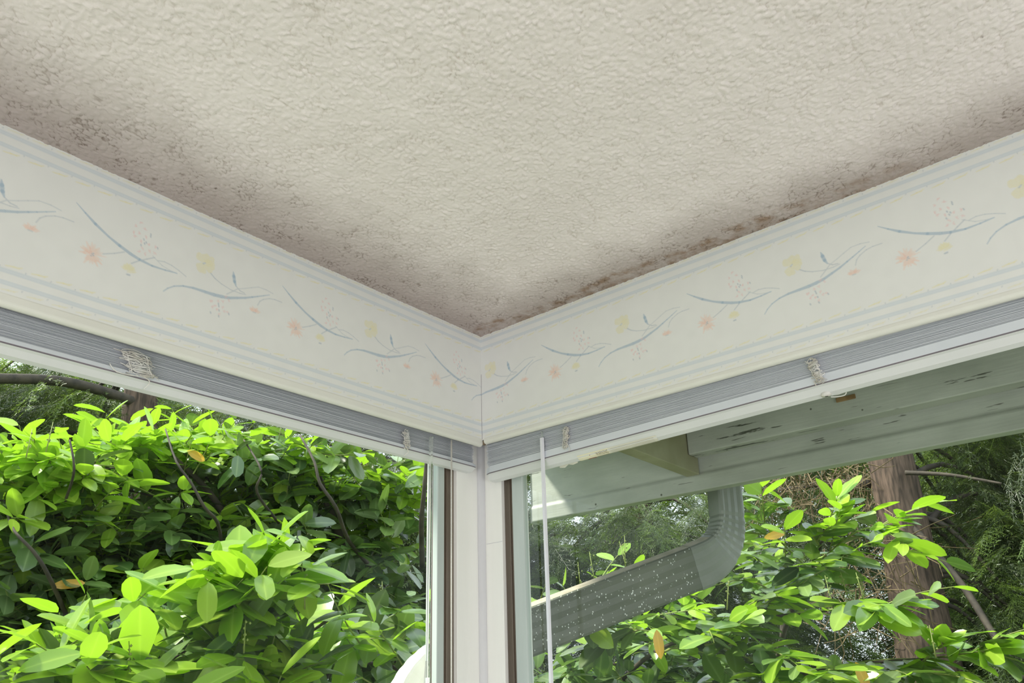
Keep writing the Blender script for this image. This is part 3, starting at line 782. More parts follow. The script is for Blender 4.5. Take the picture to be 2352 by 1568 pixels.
def smooth_path(pts, n):
    pts = np.array(pts, float); m_ = len(pts)
    t = np.linspace(0, m_ - 1.001, n); out = []
    for a in t:
        i = int(a); f = a - i
        p0, p1, p2, p3 = pts[max(i - 1, 0)], pts[i], pts[min(i + 1, m_ - 1)], pts[min(i + 2, m_ - 1)]
        out.append(.5 * ((2 * p1) + (-p0 + p2) * f + (2 * p0 - 5 * p1 + 4 * p2 - p3) * f ** 2 + (-p0 + 3 * p1 - 3 * p2 + p3) * f ** 3))
    return out
def bundle(P, parent, u, z0, z1, w, n, seed, lean=0.0, tail=None):
    r = np.random.default_rng(seed); mb = MB()
    for k in range(n):
        zc = z0 + (z1 - z0) * (k + .5) / n
        uc = u + lean * (k + .5) / n
        pts = []
        a0 = r.uniform(0, 6.28)
        ww = w * r.uniform(.55, 1.1)
        for i in range(9):
            a = a0 + i * r.uniform(.7, 1.2)
            pts.append(P(uc + ww * math.cos(a) * r.uniform(.5, 1), F0 - .0028 - .0022 * (1 + math.sin(a * 1.7)) * r.uniform(.3, 1), zc + .0042 * math.sin(a) * r.uniform(.6, 1.3)))
        mb.tube(smooth_path(pts, 26), r.uniform(.00035, .00085), 5)
    # two verticals that tie the bundle together
    for s in (-.45, .5):
        pts = [P(u + s * w + r.uniform(-.001, .001) + lean * i / 6, F0 - .004 - r.uniform(0, .002), z0 + (z1 - z0) * i / 6) for i in range(7)]
        mb.tube(smooth_path(pts, 20), .0006, 5)
    if tail is not None:
        mb.tube(smooth_path([P(a, d, z) for a, d, z in tail], 18), .0008, 5)
    return mb.build('ladder_cord', M['string'], parent, smooth=True)
b1 = bundle(lambda u, d, z: PL(u, d + .008, z + .0025), bL, -.712, -.256, -.286, .030, 16, 1, .012, [(-.745, .0165, -.281), (-.735, .0155, -.2905), (-.712, .0155, -.290), (-.700, .0145, -.288), (-.689, .0145, -.291), (-.688, .0155, -.297), (-.691, .024, -.3035)])
b2 = bundle(lambda u, d, z: PL(u, d + .008, z + .0025), bL, -.190, -.256, -.288, .011, 13, 2, .003, [(-.19, .0165, -.285), (-.186, .0155, -.2925), (-.184, .0165, -.2975), (-.188, .024, -.3035)])
b3 = bundle(PR, bR, -.204, -.253, -.292, .010, 18, 3, .004, [(-.206, .0165, -.285), (-.211, .0155, -.2965), (-.209, .0165, -.3005)])
b4 = bundle(PR, bR, -.690, -.250, -.2885, .0115, 20, 4, -.010, [(-.690, .0165, -.285), (-.692, .0165, -.2935)])
for b_, t in ((b1, 'wide tangle of ladder strings with a loose brown-tinged loop'), (b4, 'tangle of ladder strings ending in a clear plastic button')): b_['label'] = t
# clear button plug and loop under the far bundle of the right blind
from math import pi
def disc(P, u, d, z, r, t, n=18):
    mb = MB(); o = []
    for k, (rr, zz) in enumerate(((r * .6, z), (r, z - t * .4), (r * .92, z - t), (r * .35, z - t * 1.1))):
        o.append([P(u + rr * math.cos(2 * pi * j / n), d + rr * .8 * math.sin(2 * pi * j / n), zz) for j in range(n)])
    v = [p for row in o for p in row]
    f = [(i * n + j, i * n + (j + 1) % n, (i + 1) * n + (j + 1) % n, (i + 1) * n + j) for i in range(3) for j in range(n)]
    f += [tuple(range(n)), tuple(range(3 * n, 4 * n))[::-1]]
    return mb.add(v, f)
disc(PR, -.700, .034, backR(-.70) + .0060, .0085, .0075).build('cord_button', M['string'], bR, smooth=True)
MB().tube(smooth_path([PR(-.706, .040, -.3065), PR(-.715, .044, -.3065), PR(-.727, .045, -.3055), PR(-.7235, .046, -.3100), PR(-.712, .045, -.3098), PR(-.704, .041, -.309)], 22), .0009, 6).build('cord_loop', M['string'], bR, smooth=True)

# wand and cords
def hexrod(pts, r, n=6): return MB().tube(pts, r, n)
tw = MB().tube([(.0146, -.1462, Z(-.2610)), (.0146, -.1455, Z(-.45)), (.0146, -.1438, Z(-.95)), (.0146, -.1432, Z(-1.02))], .0046, 6).build('tilt_wand', M['wand'], bR)
tw['label'] = 'white plastic tilt wand'
MB().box(.0130, .0164, -.1476, -.1450, Z(-.2625), Z(-.2470)).build('wand_hook', M['clear'], bR, bevel=.0005)
tw2 = MB().tube([(-.1325, .0146, Z(-.2555)), (-.1340, .0146, Z(-.45)), (-.1365, .0146, Z(-.70))], .0042, 6).tube([(-.1365, .0146, Z(-.672)), (-.1366, .0146, Z(-.700)), (-.1367, .0146, Z(-.720)), (-.137, .0146, Z(-1.0))], [.0042, .0060, .0060, .0046], 8).build('tilt_wand', M['clear'], bL)
tw2['label'] = 'clear plastic tilt wand'
MB().tube([(-.0752, .0160, Z(-.2480)), (-.0750, .0160, Z(-.5)), (-.0745, .0160, Z(-1.0))], .0012, 6).tube([(-.0722, .0172, Z(-.2480)), (-.0728, .0168, Z(-.5)), (-.0730, .0168, Z(-1.0))], .0010, 6).build('lift_cord', M['cord'], bL, smooth=True)

# warning label on the underside of the right rail
def under(u, s):          # point on belly of the right rail, s = 0 front .. 1 back
    a, b = lipR(u), backR(u)
    d = F0 + .006 + (.0455 - .0025 - F0 - .006) * s
    z = np.interp(d, [F0 + .003, F0 + .010, F0 + .018, .0455 - .0015], [a - .0022, a + (b - a) * .62 - .0032, b - .0016, b]) - .0004
    return d, float(z)
def label_patch(u0, u1, s0, s1, name, mat, lift=0.0, n=12, parent=None):
    v = []; f = []
    for i in range(n + 1):
        u = u0 + (u1 - u0) * i / n
        for j in range(4):
            s = s0 + (s1 - s0) * j / 3; d, z = under(u, s); v.append(PR(u, d, z - lift))
    for i in range(n):
        for j in range(3): a = i * 4 + j; f.append((a, a + 1, a + 5, a + 4))
    return MB().add(v, f).build(name, mat, parent)
M['sticker'] = paint('cream_sticker', (0.80, 0.77, 0.60), (0.74, 0.71, 0.54), 0.5, 40)
M['sticker2'] = paint('faded_white_sticker', (0.70, 0.69, 0.60), (0.66, 0.65, 0.57), 0.5, 40)
M['ink_red'] = paint('dark_red_ink', (0.30, 0.05, 0.02), (0.22, 0.04, 0.02), 0.6)
M['ink'] = paint('faded_ink', (0.32, 0.28, 0.18), (0.25, 0.22, 0.14), 0.6)
lu = [onx(x, y, .042)[1] for x, y in ((1335, 1052), (1352, 1048), (1372, 1043), (1405, 1036), (1516, 1008))]
wl_ = label_patch(lu[0], lu[3], .05, .98, 'warning_label', M['sticker'], 0.0004, parent=bR)
wl_['label'] = 'small cream warning sticker with a dark red triangle'
fine = label_patch(lu[3], lu[4], .05, .98, 'instruction_label', M['sticker2'], 0.0004, parent=bR)
fine['label'] = 'long faded sticker of unreadable fine print'
def tri_mark():
    mb = MB()
    u0, u1 = lu[1], lu[2]
    def q_(u, s): d, z = under(u, s); return PR(u, d, z - .0009)
    um = (u0 + u1) / 2
    a = [q_(u0, .88), q_(u1, .88), q_(um, .18)]
    mb.add(a, [(0, 1, 2)])
    return mb.build('warning_triangle', M['ink_red'], wl_)
tri_mark()
def text_on(body, u0, u1, s0, s1, name, mat, parent, lines_space=1.0):
    """small lettering laid on the belly of the rail between u0..u1 and s0..s1"""
    c = bpy.data.curves.new(name, 'FONT'); c.body = body; c.size = 1.0; c.space_line = lines_space; c.resolution_u = 2
    tmp = bpy.data.objects.new(name + '_tmp', c); COL.objects.link(tmp)
    dg = bpy.context.evaluated_depsgraph_get(); dg.update()
    me = bpy.data.meshes.new_from_object(tmp.evaluated_get(dg))
    bpy.data.objects.remove(tmp)
    co = np.empty(len(me.vertices) * 3); me.vertices.foreach_get('co', co); co = co.reshape(-1, 3)
    mn = co.min(0); mx = co.max(0); k = (co - mn) / (mx - mn + 1e-9)
    out = []
    for a in k:
        u = u0 + (u1 - u0) * a[0]; s = s1 + (s0 - s1) * a[1]; d, z = under(u, s); out.append(PR(u, d, z - .0009))
    me.vertices.foreach_set('co', np.array(out, dtype=np.float32).ravel()); me.update()
    me.name = name
    return link(name, me, [mat], parent)
text_on('!', (lu[1] + lu[2]) / 2 - .0004 + .0008, (lu[1] + lu[2]) / 2 - .0008, .45, .82, 'exclamation_mark', M['sticker'], wl_)
text_on('WARNING', lu[2] - .003, lu[3] + .002, .12, .52, 'label_text', M['ink'], wl_)
for i, s_ in enumerate((.66, .84)):
    label_patch(lu[2] - .003, lu[3] + .003, s_, s_ + .045, 'text_line', M['ink'], .0009, 4, wl_)
for i, s_ in enumerate((.14, .30, .46, .62, .78)):
    label_patch(lu[3] - .004, lu[4] + .006 + .01 * (i == 4), s_, s_ + .03, 'text_line', M['ink'] if False else paint('pale_ink_%d' % i, (0.52, 0.50, 0.42), (0.46, 0.44, 0.36), .6, 300), .0009, 6, fine)
# torn corner of the sticker hanging down
tp = [onx(1288, 1057, .036), onx(1322, 1053, .036), onx(1328, 1062, .042), onx(1316, 1067, .045), onx(1306, 1066, .047), onx(1298, 1074, .049), onx(1286, 1074, .049), onx(1284, 1066, .046)]
tq = [p + np.array([.0012, 0, -.0016]) for p in tp]
torn = MB().add(tp, [(0, 1, 2, 3, 4, 5, 6, 7)]).build('torn_sticker', M['sticker2'], bR)
torn['label'] = 'torn curling scrap of clear sticker'

# ================================================================== EAVE OUTSIDE THE RIGHT WINDOW
fb = MB()
fb.add([(x, y, Z(z)) for (y) in (0.354, -3.9) for (x, z) in ((.600, -.279), (.6, -.240), (.605, -.232), (.605, .01), (.634, .01), (.634, -.279))],
       [(0, 1, 2, 3, 4, 5)[::-1], (6, 7, 8, 9, 10, 11), (0, 6, 7, 1), (1, 7, 8, 2), (2, 8, 9, 3), (3, 9, 10, 4), (4, 10, 11, 5), (5, 11, 6, 0)])
fo = fb.build('fascia_board', M['ext'], bevel=.003)
tag(fo, 'weathered white fascia board along the eave outside the right window', 'fascia board')
lb = MB().box(.545, .590, -3.9, -.192, Z(-.2), Z(-.075))
tag(lb.build('eave_batten', M['ext2'], bevel=.003), 'flaking white batten running beside the fascia under the eave outside', 'batten')
rfb = MB().add([(x, y, Z(z)) for y in (-.155, -.19) for (x, z) in ((.142, -.236), (.599, -.240), (.599, -.11), (.142, -.015))],
               [(0, 1, 2, 3), (4, 7, 6, 5), (0, 4, 5, 1), (1, 5, 6, 2), (2, 6, 7, 3), (3, 7, 4, 0)])
tag(rfb.build('rafter_tail', M['ply'], bevel=.002), 'olive stained rafter tail meeting the fascia above the downspout outside', 'rafter')
wp = MB()
a_ = onx(1922, 925, .5445); b_ = onx(1966, 914, .5445)
wp.box(.5405, .5448, b_[1], a_[1], a_[2] + .000, a_[2] + .010)
tag(wp.build('wood_sliver', M['rawwood'], bevel=.001), 'short bare brown wood sliver stuck on the white eave batten', 'wood sliver')
gt = MB()
gprof = [(a_ + .008, b_ + .034) for a_, b_ in [(.636, -.272), (.640, -.278), (.742, -.278), (.756, -.255), (.762, -.20), (.776, -.17), (.776, -.155), (.770, -.155), (.770, -.166), (.756, -.196), (.750, -.25), (.740, -.272), (.642, -.272), (.642, -.155), (.636, -.155)]]
gt.sweep([((0, .36, H), (1, 0, 0), (0, 0, 1)), ((0, -3.9, H), (1, 0, 0), (0, 0, 1))], lambda i: gprof)
tag(gt.build('rain_gutter', M['gutter']), 'white metal rain gutter hung outside the fascia, seen only as lower edge', 'gutter')

def downspout():
    root = empty('downspout', (.69, -.2, Z(-.28)))
    P0 = np.array([.690, -.210, Z(-.2455)]); P1 = np.array([.682, -.208, Z(-.428)]); P2 = np.array([.078, .30, Z(-.694)]); P3 = np.array([.060, .315, Z(-2.2)])
    def fillet(A, B, C_, r, n):
        a = (A - B) / np.linalg.norm(A - B); c = (C_ - B) / np.linalg.norm(C_ - B)
        s = B + a * r; e_ = B + c * r
        return [((1 - t) ** 2) * s + 2 * t * (1 - t) * B + t * t * e_ for t in np.linspace(0, 1, n)]
    e1 = fillet(P0, P1, P2, .098, 22); e2 = fillet(P1, P2, P3, .12, 26)
    pts = [P0] + e1 + [e1[-1] + (e2[0] - e1[-1]) * t for t in (.02, .25, .5, .75, .98)] + e2 + [P3]
    w, h = .086, .054
    view = np.array([-.62, -.75, -.03])
    frames = []; prof = []
    for i, p in enumerate(pts):
        t = pts[min(i + 1, len(pts) - 1)] - pts[max(i - 1, 0)]; t /= np.linalg.norm(t)
        nb_ = view - t * (view @ t); nb_ /= np.linalg.norm(nb_)
        up = np.cross(t, nb_); 
        f = i / (len(pts) - 1)
        if up[2] < 0 and abs(up[2]) > .1: up = -up
        # keep one handedness along the path
        if frames and up @ frames[-1][1] < 0: up = -up
        if not frames: up = np.cross(t, nb_)
        ph = math.radians(14 + 26 * max(0, f - .62) / .38)
        B = math.cos(ph) * nb_ - math.sin(ph) * up; S = math.cos(ph) * up + math.sin(ph) * nb_
        rib = 0.0
        if 1 <= i <= 12 and i % 2 == 0: rib = -.0016
        if 30 <= i <= 52 and i % 3 == 0: rib = -.0010
        frames.append((p, S, B))
        ww, hh = (.074 + .034 * min(1, i / 20)) / 2 + rib, h / 2 + rib
        pr = []
        # rectangle with rounded corners and shallow flutes
        def side(n, fn):
            for k in range(n): pr.append(fn(k / n))
        c_ = .008; fl = .0014
        for (sx, sy) in ((1, 1), (-1, 1), (-1, -1), (1, -1)):
            for a in ((0, .5, 1) if sx * sy > 0 else (1, .5, 0)):
                ang = a * math.pi / 2
                pr.append((sx * (ww - c_ + c_ * math.cos(ang)), sy * (hh - c_ + c_ * math.sin(ang))))
            # flutes on the side that follows
            if (sx, sy) == (1, 1):
                for q_ in (.5, .3, .1, -.1, -.3, -.5): pr.append((ww * q_ * 1.3, hh - (fl if round(q_ * 10) % 4 == 1 else 0)))
            if (sx, sy) == (-1, -1):
                for q_ in (-.5, 0, .5): pr.append((ww * q_ * 1.3, -hh))
            if (sx, sy) == (-1, 1):
                for q_ in (.4, 0, -.4): pr.append((-ww, hh * q_))
            if (sx, sy) == (1, -1):
                for q_ in (-.4, 0, .4): pr.append((ww, hh * q_))
        prof.append(pr)
    def section(name, i0, i1, mats, dirt=None, grow=0.0):
        pr_ = [[(u * (1 + grow), w_ * (1 + grow)) for u, w_ in prof[i]] for i in range(i0, i1 + 1)]
        o = MB().sweep(frames[i0:i1 + 1], lambda i: pr_[i]).build(name, mats, root)
        n_ = len(prof[0]); mi = np.zeros(len(o.data.polygons), dtype=np.int32)
        for i in range(i1 - i0):            # dirt and painted top light lie on the upward side of the slanting run
            if dirt and dirt[0] <= i + i0 <= dirt[1]:
                for j in range(n_ - 6, n_): mi[i * n_ + j] = 1
        o.data.polygons.foreach_set('material_index', mi)
        return o
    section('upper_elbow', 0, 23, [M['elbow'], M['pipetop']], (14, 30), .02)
    section('pipe', 22, 29, [M['pipe'], M['pipetop']], (14, 34))['label'] = 'pipe in a shade-darkened grey green, speckled with droplets'
    section('lower_elbow', 29, len(frames) - 1, [M['sunlit'], M['sunlit']], None, .02)['label'] = 'white lower elbow in a sun-brightened colour'
    return root
dsp = downspout()
tag(dsp, 'white metal downspout slanting from the eave behind the corner post to an elbow', 'downspout')

# ================================================================== GARDEN
tag(MB().box(-30, 60, -30, 60, -.65, -.55).build('ground', M['lawn']), kind='structure')

def leaves_mesh(name, B, D, Nn, L, Wd, mats, midx, parent, curl=.22, fold=.16):
    """B base points, D directions, Nn face normals, L lengths, Wd widths: each leaf 7x3 vertices, pointed ellipse, folded along midrib"""
    n = len(B); D = D / np.linalg.norm(D, axis=1, keepdims=True)
    Nn = Nn - (Nn * D).sum(1, keepdims=True) * D; Nn /= np.linalg.norm(Nn, axis=1, keepdims=True) + 1e-9
    S = np.cross(D, Nn)
    t = np.array([0, .09, .27, .50, .74, .91, 1.0]); wprof = np.array([.06, .46, .88, 1.0, .86, .48, .02])
    cu = curl * rng.uniform(.3, 1.6, n)
    out = np.empty((n, 7, 3, 3), np.float32)
    tw_ = rng.uniform(-.35, .35, n)
    for i in range(7):
        mid = B + D * (L * t[i])[:, None] - Nn * (L * cu * t[i] ** 2 * .55)[:, None]
        ang = tw_ * t[i]
        Sx = S * np.cos(ang)[:, None] + Nn * np.sin(ang)[:, None]; Nx = Nn * np.cos(ang)[:, None] - S * np.sin(ang)[:, None]
        hw = (Wd * wprof[i] / 2)[:, None]
        wav = 1 + .10 * rng.uniform(-1, 1, (n, 1))
        out[:, i, 0] = mid - Sx * hw * wav + Nx * hw * fold
        out[:, i, 1] = mid
        out[:, i, 2] = mid + Sx * hw * wav + Nx * hw * fold
    V = out.reshape(-1, 3)
    base = (np.arange(n) * 21)[:, None, None]
    q_ = []
    for i in range(6):
        for j in range(2): q_.append((i * 3 + j, i * 3 + j + 1, (i + 1) * 3 + j + 1, (i + 1) * 3 + j))
    Fq = (base + np.array(q_)[None]).reshape(-1, 4)
    mi = np.repeat(midx, 12)
    o = mesh(name, V, Fq, mats, parent, smooth=True, matidx=mi)
    vn = np.tile(np.array([0, 1, 0] * 7, np.float32), n)
    a = o.data.attributes.new('vein', 'FLOAT', 'POINT'); a.data.foreach_set('value', vn)
    return o

def unit(v): return v / (np.linalg.norm(v) + 1e-9)
def make_laurel(clusters, label, boughs=(), *, shoots_extra=(), trunk_at=(0, 0), yellow=(), stalks=(), seed=1, L0=.125, group='cherry laurels outside the windows', limbs=()):
    """clusters: (px, py, r, spread_px_x, spread_px_y, depth_spread, n_shoots, mix, up)  mix = share of young leaves"""
    r = np.random.default_rng(seed)
    root = empty('cherry_laurel', (trunk_at[0], trunk_at[1], -.55))
    B = []; D = []; NN = []; LL = []; WW = []; MI = []
    st = MB(); br = MB()
    origin = np.array([trunk_at[0], trunk_at[1], -.55])
    for (px, py, rr, sx, sy, sd, n, young, up) in clusters:
        cen = at(px, py, rr)
        # limb from the ground to the heart of the cluster
        mid = origin * .45 + cen * .55 + r.uniform(-.15, .15, 3); mid[2] = origin[2] + (cen[2] - origin[2]) * .45
        heart = cen + unit(cen - CAM) * (.25 + sd * .3); heart[2] -= .10
        br.tube(smooth_path([origin + r.uniform(-.05, .05, 3) * [1, 1, 0], mid, heart], 9), list(np.linspace(.022, .007, 9)), 6)
        for k in range(n):
            ax, ay = r.normal(0, .5), r.normal(0, .5)
            a = at(px + np.clip(ax, -1.15, 1.15) * sx, py + np.clip(ay, -1.15, 1.15) * sy, max(1.2, rr + r.uniform(-.5, 1) * sd))
            away = unit(a - heart + r.normal(0, .05, 3))
            d = unit(away * .9 + np.array([0, 0, up * .55]) + r.normal(0, .36, 3) - unit(a - CAM) * .25)
            Ls = r.uniform(.16, .34)
            s0 = a - d * Ls
            bend = r.normal(0, .03, 3)
            pts = [s0 + d * Ls * t + bend * (t * t) for t in np.linspace(0, 1, 5)]
            st.tube(pts, list(np.linspace(.0032, .0014, 5)), 4, cap=False)
            if r.random() < .35:
                br.tube(smooth_path([heart * .35 + s0 * .65 + r.normal(0, .06, 3), s0], 3), [.006, .0034, .003][:3], 4, cap=False)
            is_y = r.random() < young
            nl = r.integers(7, 11); ph = r.uniform(0, 6.28)
            side = unit(np.cross(d, [.2, .3, .9])); oth = np.cross(d, side)
            for i in range(nl):
                f = .12 + .88 * (i + 1) / nl
                ph += 2.4
                rad = side * math.cos(ph) + oth * math.sin(ph)
                base = s0 + d * Ls * f + bend * f * f + rad * .004
                spread = 1.0 - .55 * f
                ld = unit(d * (.20 + .50 * f) + rad * np.array([1, 1, .55]) * 1.05 + np.array([0, 0, -.12 - .12 * (1 - f)]) + r.normal(0, .14, 3))
                nn = unit(d * .30 + np.array([0, 0, 1.0]) + r.normal(0, .30, 3))
                l = L0 * r.uniform(.72, 1.2) * (.78 + .22 * math.sin(f * 3.0))
                B.append(base); D.append(ld); NN.append(nn); LL.append(l); WW.append(l * r.uniform(.42, .54))
                if is_y: MI.append(0 if f > .3 else 1)
                else: MI.append(1 if r.random() < .62 else 2)
    def leaf(base, ld, nn, l, m_):
        B.append(base); D.append(unit(ld)); NN.append(unit(nn)); LL.append(l); WW.append(l * r.uniform(.40, .52)); MI.append(m_)
    def bough(pth, nleaf, young, l0, rad0, droop=.25, depth=0):
        st.tube(pth, list(np.linspace(rad0, .0012, len(pth))), 5, cap=False)
        m_ = len(pth) - 1
        for i in range(nleaf):
            t = .06 + .94 * (i + r.uniform(.2, .8)) / nleaf; k = min(int(t * m_), m_ - 1); f = t * m_ - k
            p = pth[k] * (1 - f) + pth[k + 1] * f; T = unit(pth[k + 1] - pth[k])
            S = unit(np.cross(T, [0, 0, 1])) * (1 if i % 2 else -1)
            tipf = max(0, (t - .8) / .2)
            ld = T * (.45 + .9 * tipf) + S * r.uniform(.55, 1.0) * (1 - .5 * tipf) + np.array([0, 0, r.uniform(-1.0, .35) * droop * 1.6 + .35 * tipf]) + r.normal(0, 0.132, 3)
            nn = np.array([0, 0, 1.0]) + r.normal(0, .35, 3) - unit(p - CAM) * .15
            yy = 0 if r.random() < (young * (.35 + .65 * t) + .5 * tipf * young) else (1 if r.random() < .65 else 2)
            leaf(p, ld, nn, l0 * r.uniform(.7, 1.15) * (1 - .25 * tipf), yy)
    for (pp, nleaf, young, l0, ntw) in boughs:
        pth = smooth_path([at(*q_) for q_ in pp], 14)
        bough(pth, nleaf, young, l0, .0050)
        for k in range(ntw):
            i = int(r.uniform(1, 12)); T = unit(pth[i + 1] - pth[i]); S = unit(np.cross(T, [0, 0, 1])) * r.choice([-1, 1])
            dd = unit(T * .8 + S * r.uniform(.3, .9) + np.array([0, 0, r.uniform(-.35, .55)])); ll = r.uniform(.12, .26)
            p2 = [pth[i] + dd * ll * t + np.array([0, 0, -.04]) * t * t for t in np.linspace(0, 1, 5)]
            bough(p2, r.integers(5, 9), young, l0, .003)
    for lb_ in limbs:                                   # bare visible limbs given by points
        br.tube(smooth_path([at(*q_) for q_ in lb_[0]], 16), list(np.linspace(lb_[1], lb_[2], 16)), 7)
    nb_ = len(br.f); br.add(st.v, st.f)
    bo = br.build('branches', [M['branch'], M['stem']], root, smooth=True)
    bo.data.polygons.foreach_set('material_index', np.array([0] * nb_ + [1] * (len(bo.data.polygons) - nb_), dtype=np.int32)[:len(bo.data.polygons)])
    fo_ = leaves_mesh('foliage', np.array(B), np.array(D), np.array(NN), np.array(LL), np.array(WW), [M['leaf_new'], M['leaf_mid'], M['leaf_old']], np.array(MI), root)
    for (px, py, rr, dirv, l) in yellow:
        yb = at(px, py, rr)
        o = leaves_mesh('yellow_leaf', np.array([yb]), np.array([dirv], float), np.array([unit(CAM - yb) + np.array([0, 0, .2])]), np.array([l]), np.array([l * .36]), [M['leaf_yellow']], np.array([0]), root)
        o['label'] = 'yellowed dying leaf'
    if len(stalks):
        for (px, py, rr, l) in stalks:
            sk = MB()
            a = at(px, py, rr); lean = r.normal(0, 0.132, 3); lean[2] = 1
            dd = unit(lean)
            sk.tube([a, a + dd * l * .5, a + dd * l], [.0022, .0016, .001], 5)
            for q_ in range(7):
                c = a + dd * l * (.35 + .6 * q_ / 7) + r.normal(0, .005, 3)
                n_ = 6
                ring = [(c + np.array([.0035 * math.cos(t) * s_, .0035 * math.sin(t) * s_, z_])) for (s_, z_) in ((.1, -.0035), (1, 0), (.1, .0035)) for t in np.linspace(0, 2 * pi, n_, endpoint=False)]
                sk.add(ring, [(i * n_ + j, i * n_ + (j + 1) % n_, (i + 1) * n_ + (j + 1) % n_, (i + 1) * n_ + j) for i in range(2) for j in range(n_)])
            sk.build('fruit_stalk', M['stem'], root, smooth=True)
    tag(root, label, 'shrub', group)
    return root

def xy(px, py, r): p = at(px, py, r); return (p[0], p[1])
# --- left window: big hedge mass behind
hedge = []
for (px, py, rr, sx, sy, sd, n, y, up) in (
    (120, 1080, 3.3, 190, 90, .5, 62, .85, .7), (60, 1230, 3.3, 150, 130, .6, 60, .55, .5), (420, 1010, 3.5, 190, 70, .5, 64, .85, .8),
    (650, 1075, 3.6, 190, 70, .5, 60, .55, .6), (860, 1130, 3.7, 150, 90, .5, 52, .35, .4), (520, 1180, 3.5, 260, 90, .6, 95, .22, .35),
    (250, 1250, 3.4, 260, 130, .6, 100, .25, .4), (800, 1300, 3.7, 190, 170, .6, 90, .12, .3), (130, 1450, 3.3, 220, 150, .6, 80, .15, .3),
    (500, 1380, 3.6, 300, 150, .6, 90, .10, .3), (900, 1500, 3.3, 160, 110, .5, 40, .2, .3)):
    hedge.append((px, py, rr, sx, sy, sd, n, y, up))
hedge += [(-260, 1150, 3.3, 200, 160, .5, 60, .5, .4), (-260, 1420, 3.3, 200, 160, .5, 50, .2, .3)]
make_laurel(hedge, 'tall dense cherry laurel hedge filling the left window behind the bright nearer shoots', trunk_at=xy(450, 1560, 4.2), seed=5,
            yellow=((430, 1035, 3.15, (.5, .1, -.1), .09), (120, 1345, 3.0, (.6, -.3, .1), .09)),
            stalks=((60, 1050, 3.0, .1), (105, 1040, 3.05, .11), (640, 1010, 3.2, .1), (300, 1420, 2.9, .1), (880, 1400, 3.0, .1)),
            limbs=((((690, 1000, 3.25), (722, 1060, 3.12), (735, 1110, 3.08), (772, 1165, 3.10), (800, 1240, 3.25), (850, 1300, 3.5)), .004, .009), (((380, 985, 3.2), (405, 1060, 3.02), (440, 1110, 3.0), (470, 1165, 3.0), (500, 1200, 3.1), (510, 1260, 3.4)), .003, .007), (((190, 1500, 3.3), (120, 1340, 2.98), (80, 1270, 2.92), (30, 1215, 2.95), (10, 1150, 3.2)), .008, .003), (((560, 1010, 3.25), (600, 1080, 3.08), (590, 1130, 3.1), (640, 1200, 3.3)), .003, .006), (((160, 1010, 3.0), (170, 1080, 2.95), (150, 1150, 3.1)), .003, .005), (((850, 1560, 3.9), (800, 1300, 3.75), (740, 1120, 3.6), (720, 1040, 3.55)), .026, .010), (((980, 1060, 3.3), (975, 1120, 3.3), (968, 1200, 3.35), (970, 1300, 3.5)), .008, .012),
                   (((560, 1250, 3.6), (480, 1130, 3.45), (400, 1050, 3.35)), .016, .008)))
# --- left window: near bright bush
make_laurel(((610, 1280, 2.25, 110, 50, .25, 11, 1.0, .6), (500, 1360, 2.2, 150, 60, .3, 14, .95, .5), (690, 1420, 2.3, 110, 80, .3, 12, .7, .4),
             (180, 1455, 2.2, 110, 50, .25, 9, .85, .5), (330, 1530, 2.1, 220, 55, .3, 17, .7, .4), (600, 1540, 2.2, 180, 60, .3, 14, .55, .4), (60, 1545, 2.1, 100, 40, .2, 5, .6, .5), (905, 1455, 2.5, 50, 40, .2, 4, .7, .5)),
            'near cherry laurel with glowing lime green young leaves at the bottom of the left window', trunk_at=xy(430, 1568, 2.6), seed=8, L0=.136,
            stalks=((560, 1500, 2.1, .08), (700, 1400, 2.2, .09), (300, 1560, 2.0, .08)))
# --- right window: top branch beside the downspout
make_laurel(((1790, 1300, 3.3, 70, 60, .3, 5, .25, .2),),
            'cherry laurel branch rising right of the downspout in front of the thick trunk',
            (([(1800, 1450, 3.4), (1860, 1310, 3.25), (1895, 1220, 3.2), (1925, 1135, 3.15)], 20, .75, 0.127, 4),
             ([(1870, 1300, 3.25), (1960, 1225, 3.15), (2030, 1205, 3.1), (2075, 1180, 3.05)], 16, .95, 0.132, 3),
             ([(1860, 1310, 3.25), (1790, 1240, 3.15), (1740, 1190, 3.1), (1700, 1150, 3.1)], 16, .6, .105, 3),
             ([(1880, 1330, 3.25), (1950, 1270, 3.1), (2010, 1240, 3.0)], 13, .6, 0.127, 2),
             ([(1860, 1350, 3.25), (1800, 1300, 3.1), (1730, 1290, 3.0)], 13, .35, 0.127, 3),
             ([(1880, 1250, 3.2), (1840, 1190, 3.1), (1800, 1150, 3.1)], 12, .6, .105, 2),
             ([(1890, 1350, 3.25), (1900, 1310, 3.0), (1880, 1290, 2.9)], 9, .2, .12, 1)),
            trunk_at=xy(1780, 1568, 3.8), seed=12,
            yellow=((1755, 1235, 3.0, (.3, -.4, .1), .08),),
            stalks=((1945, 1365, 3.0, .09), (1985, 1370, 3.0, .09), (1750, 1195, 3.05, .1)),
            limbs=((((1780, 1568, 3.7), (1800, 1450, 3.4), (1860, 1310, 3.25), (1890, 1240, 3.2)), .014, .006),))
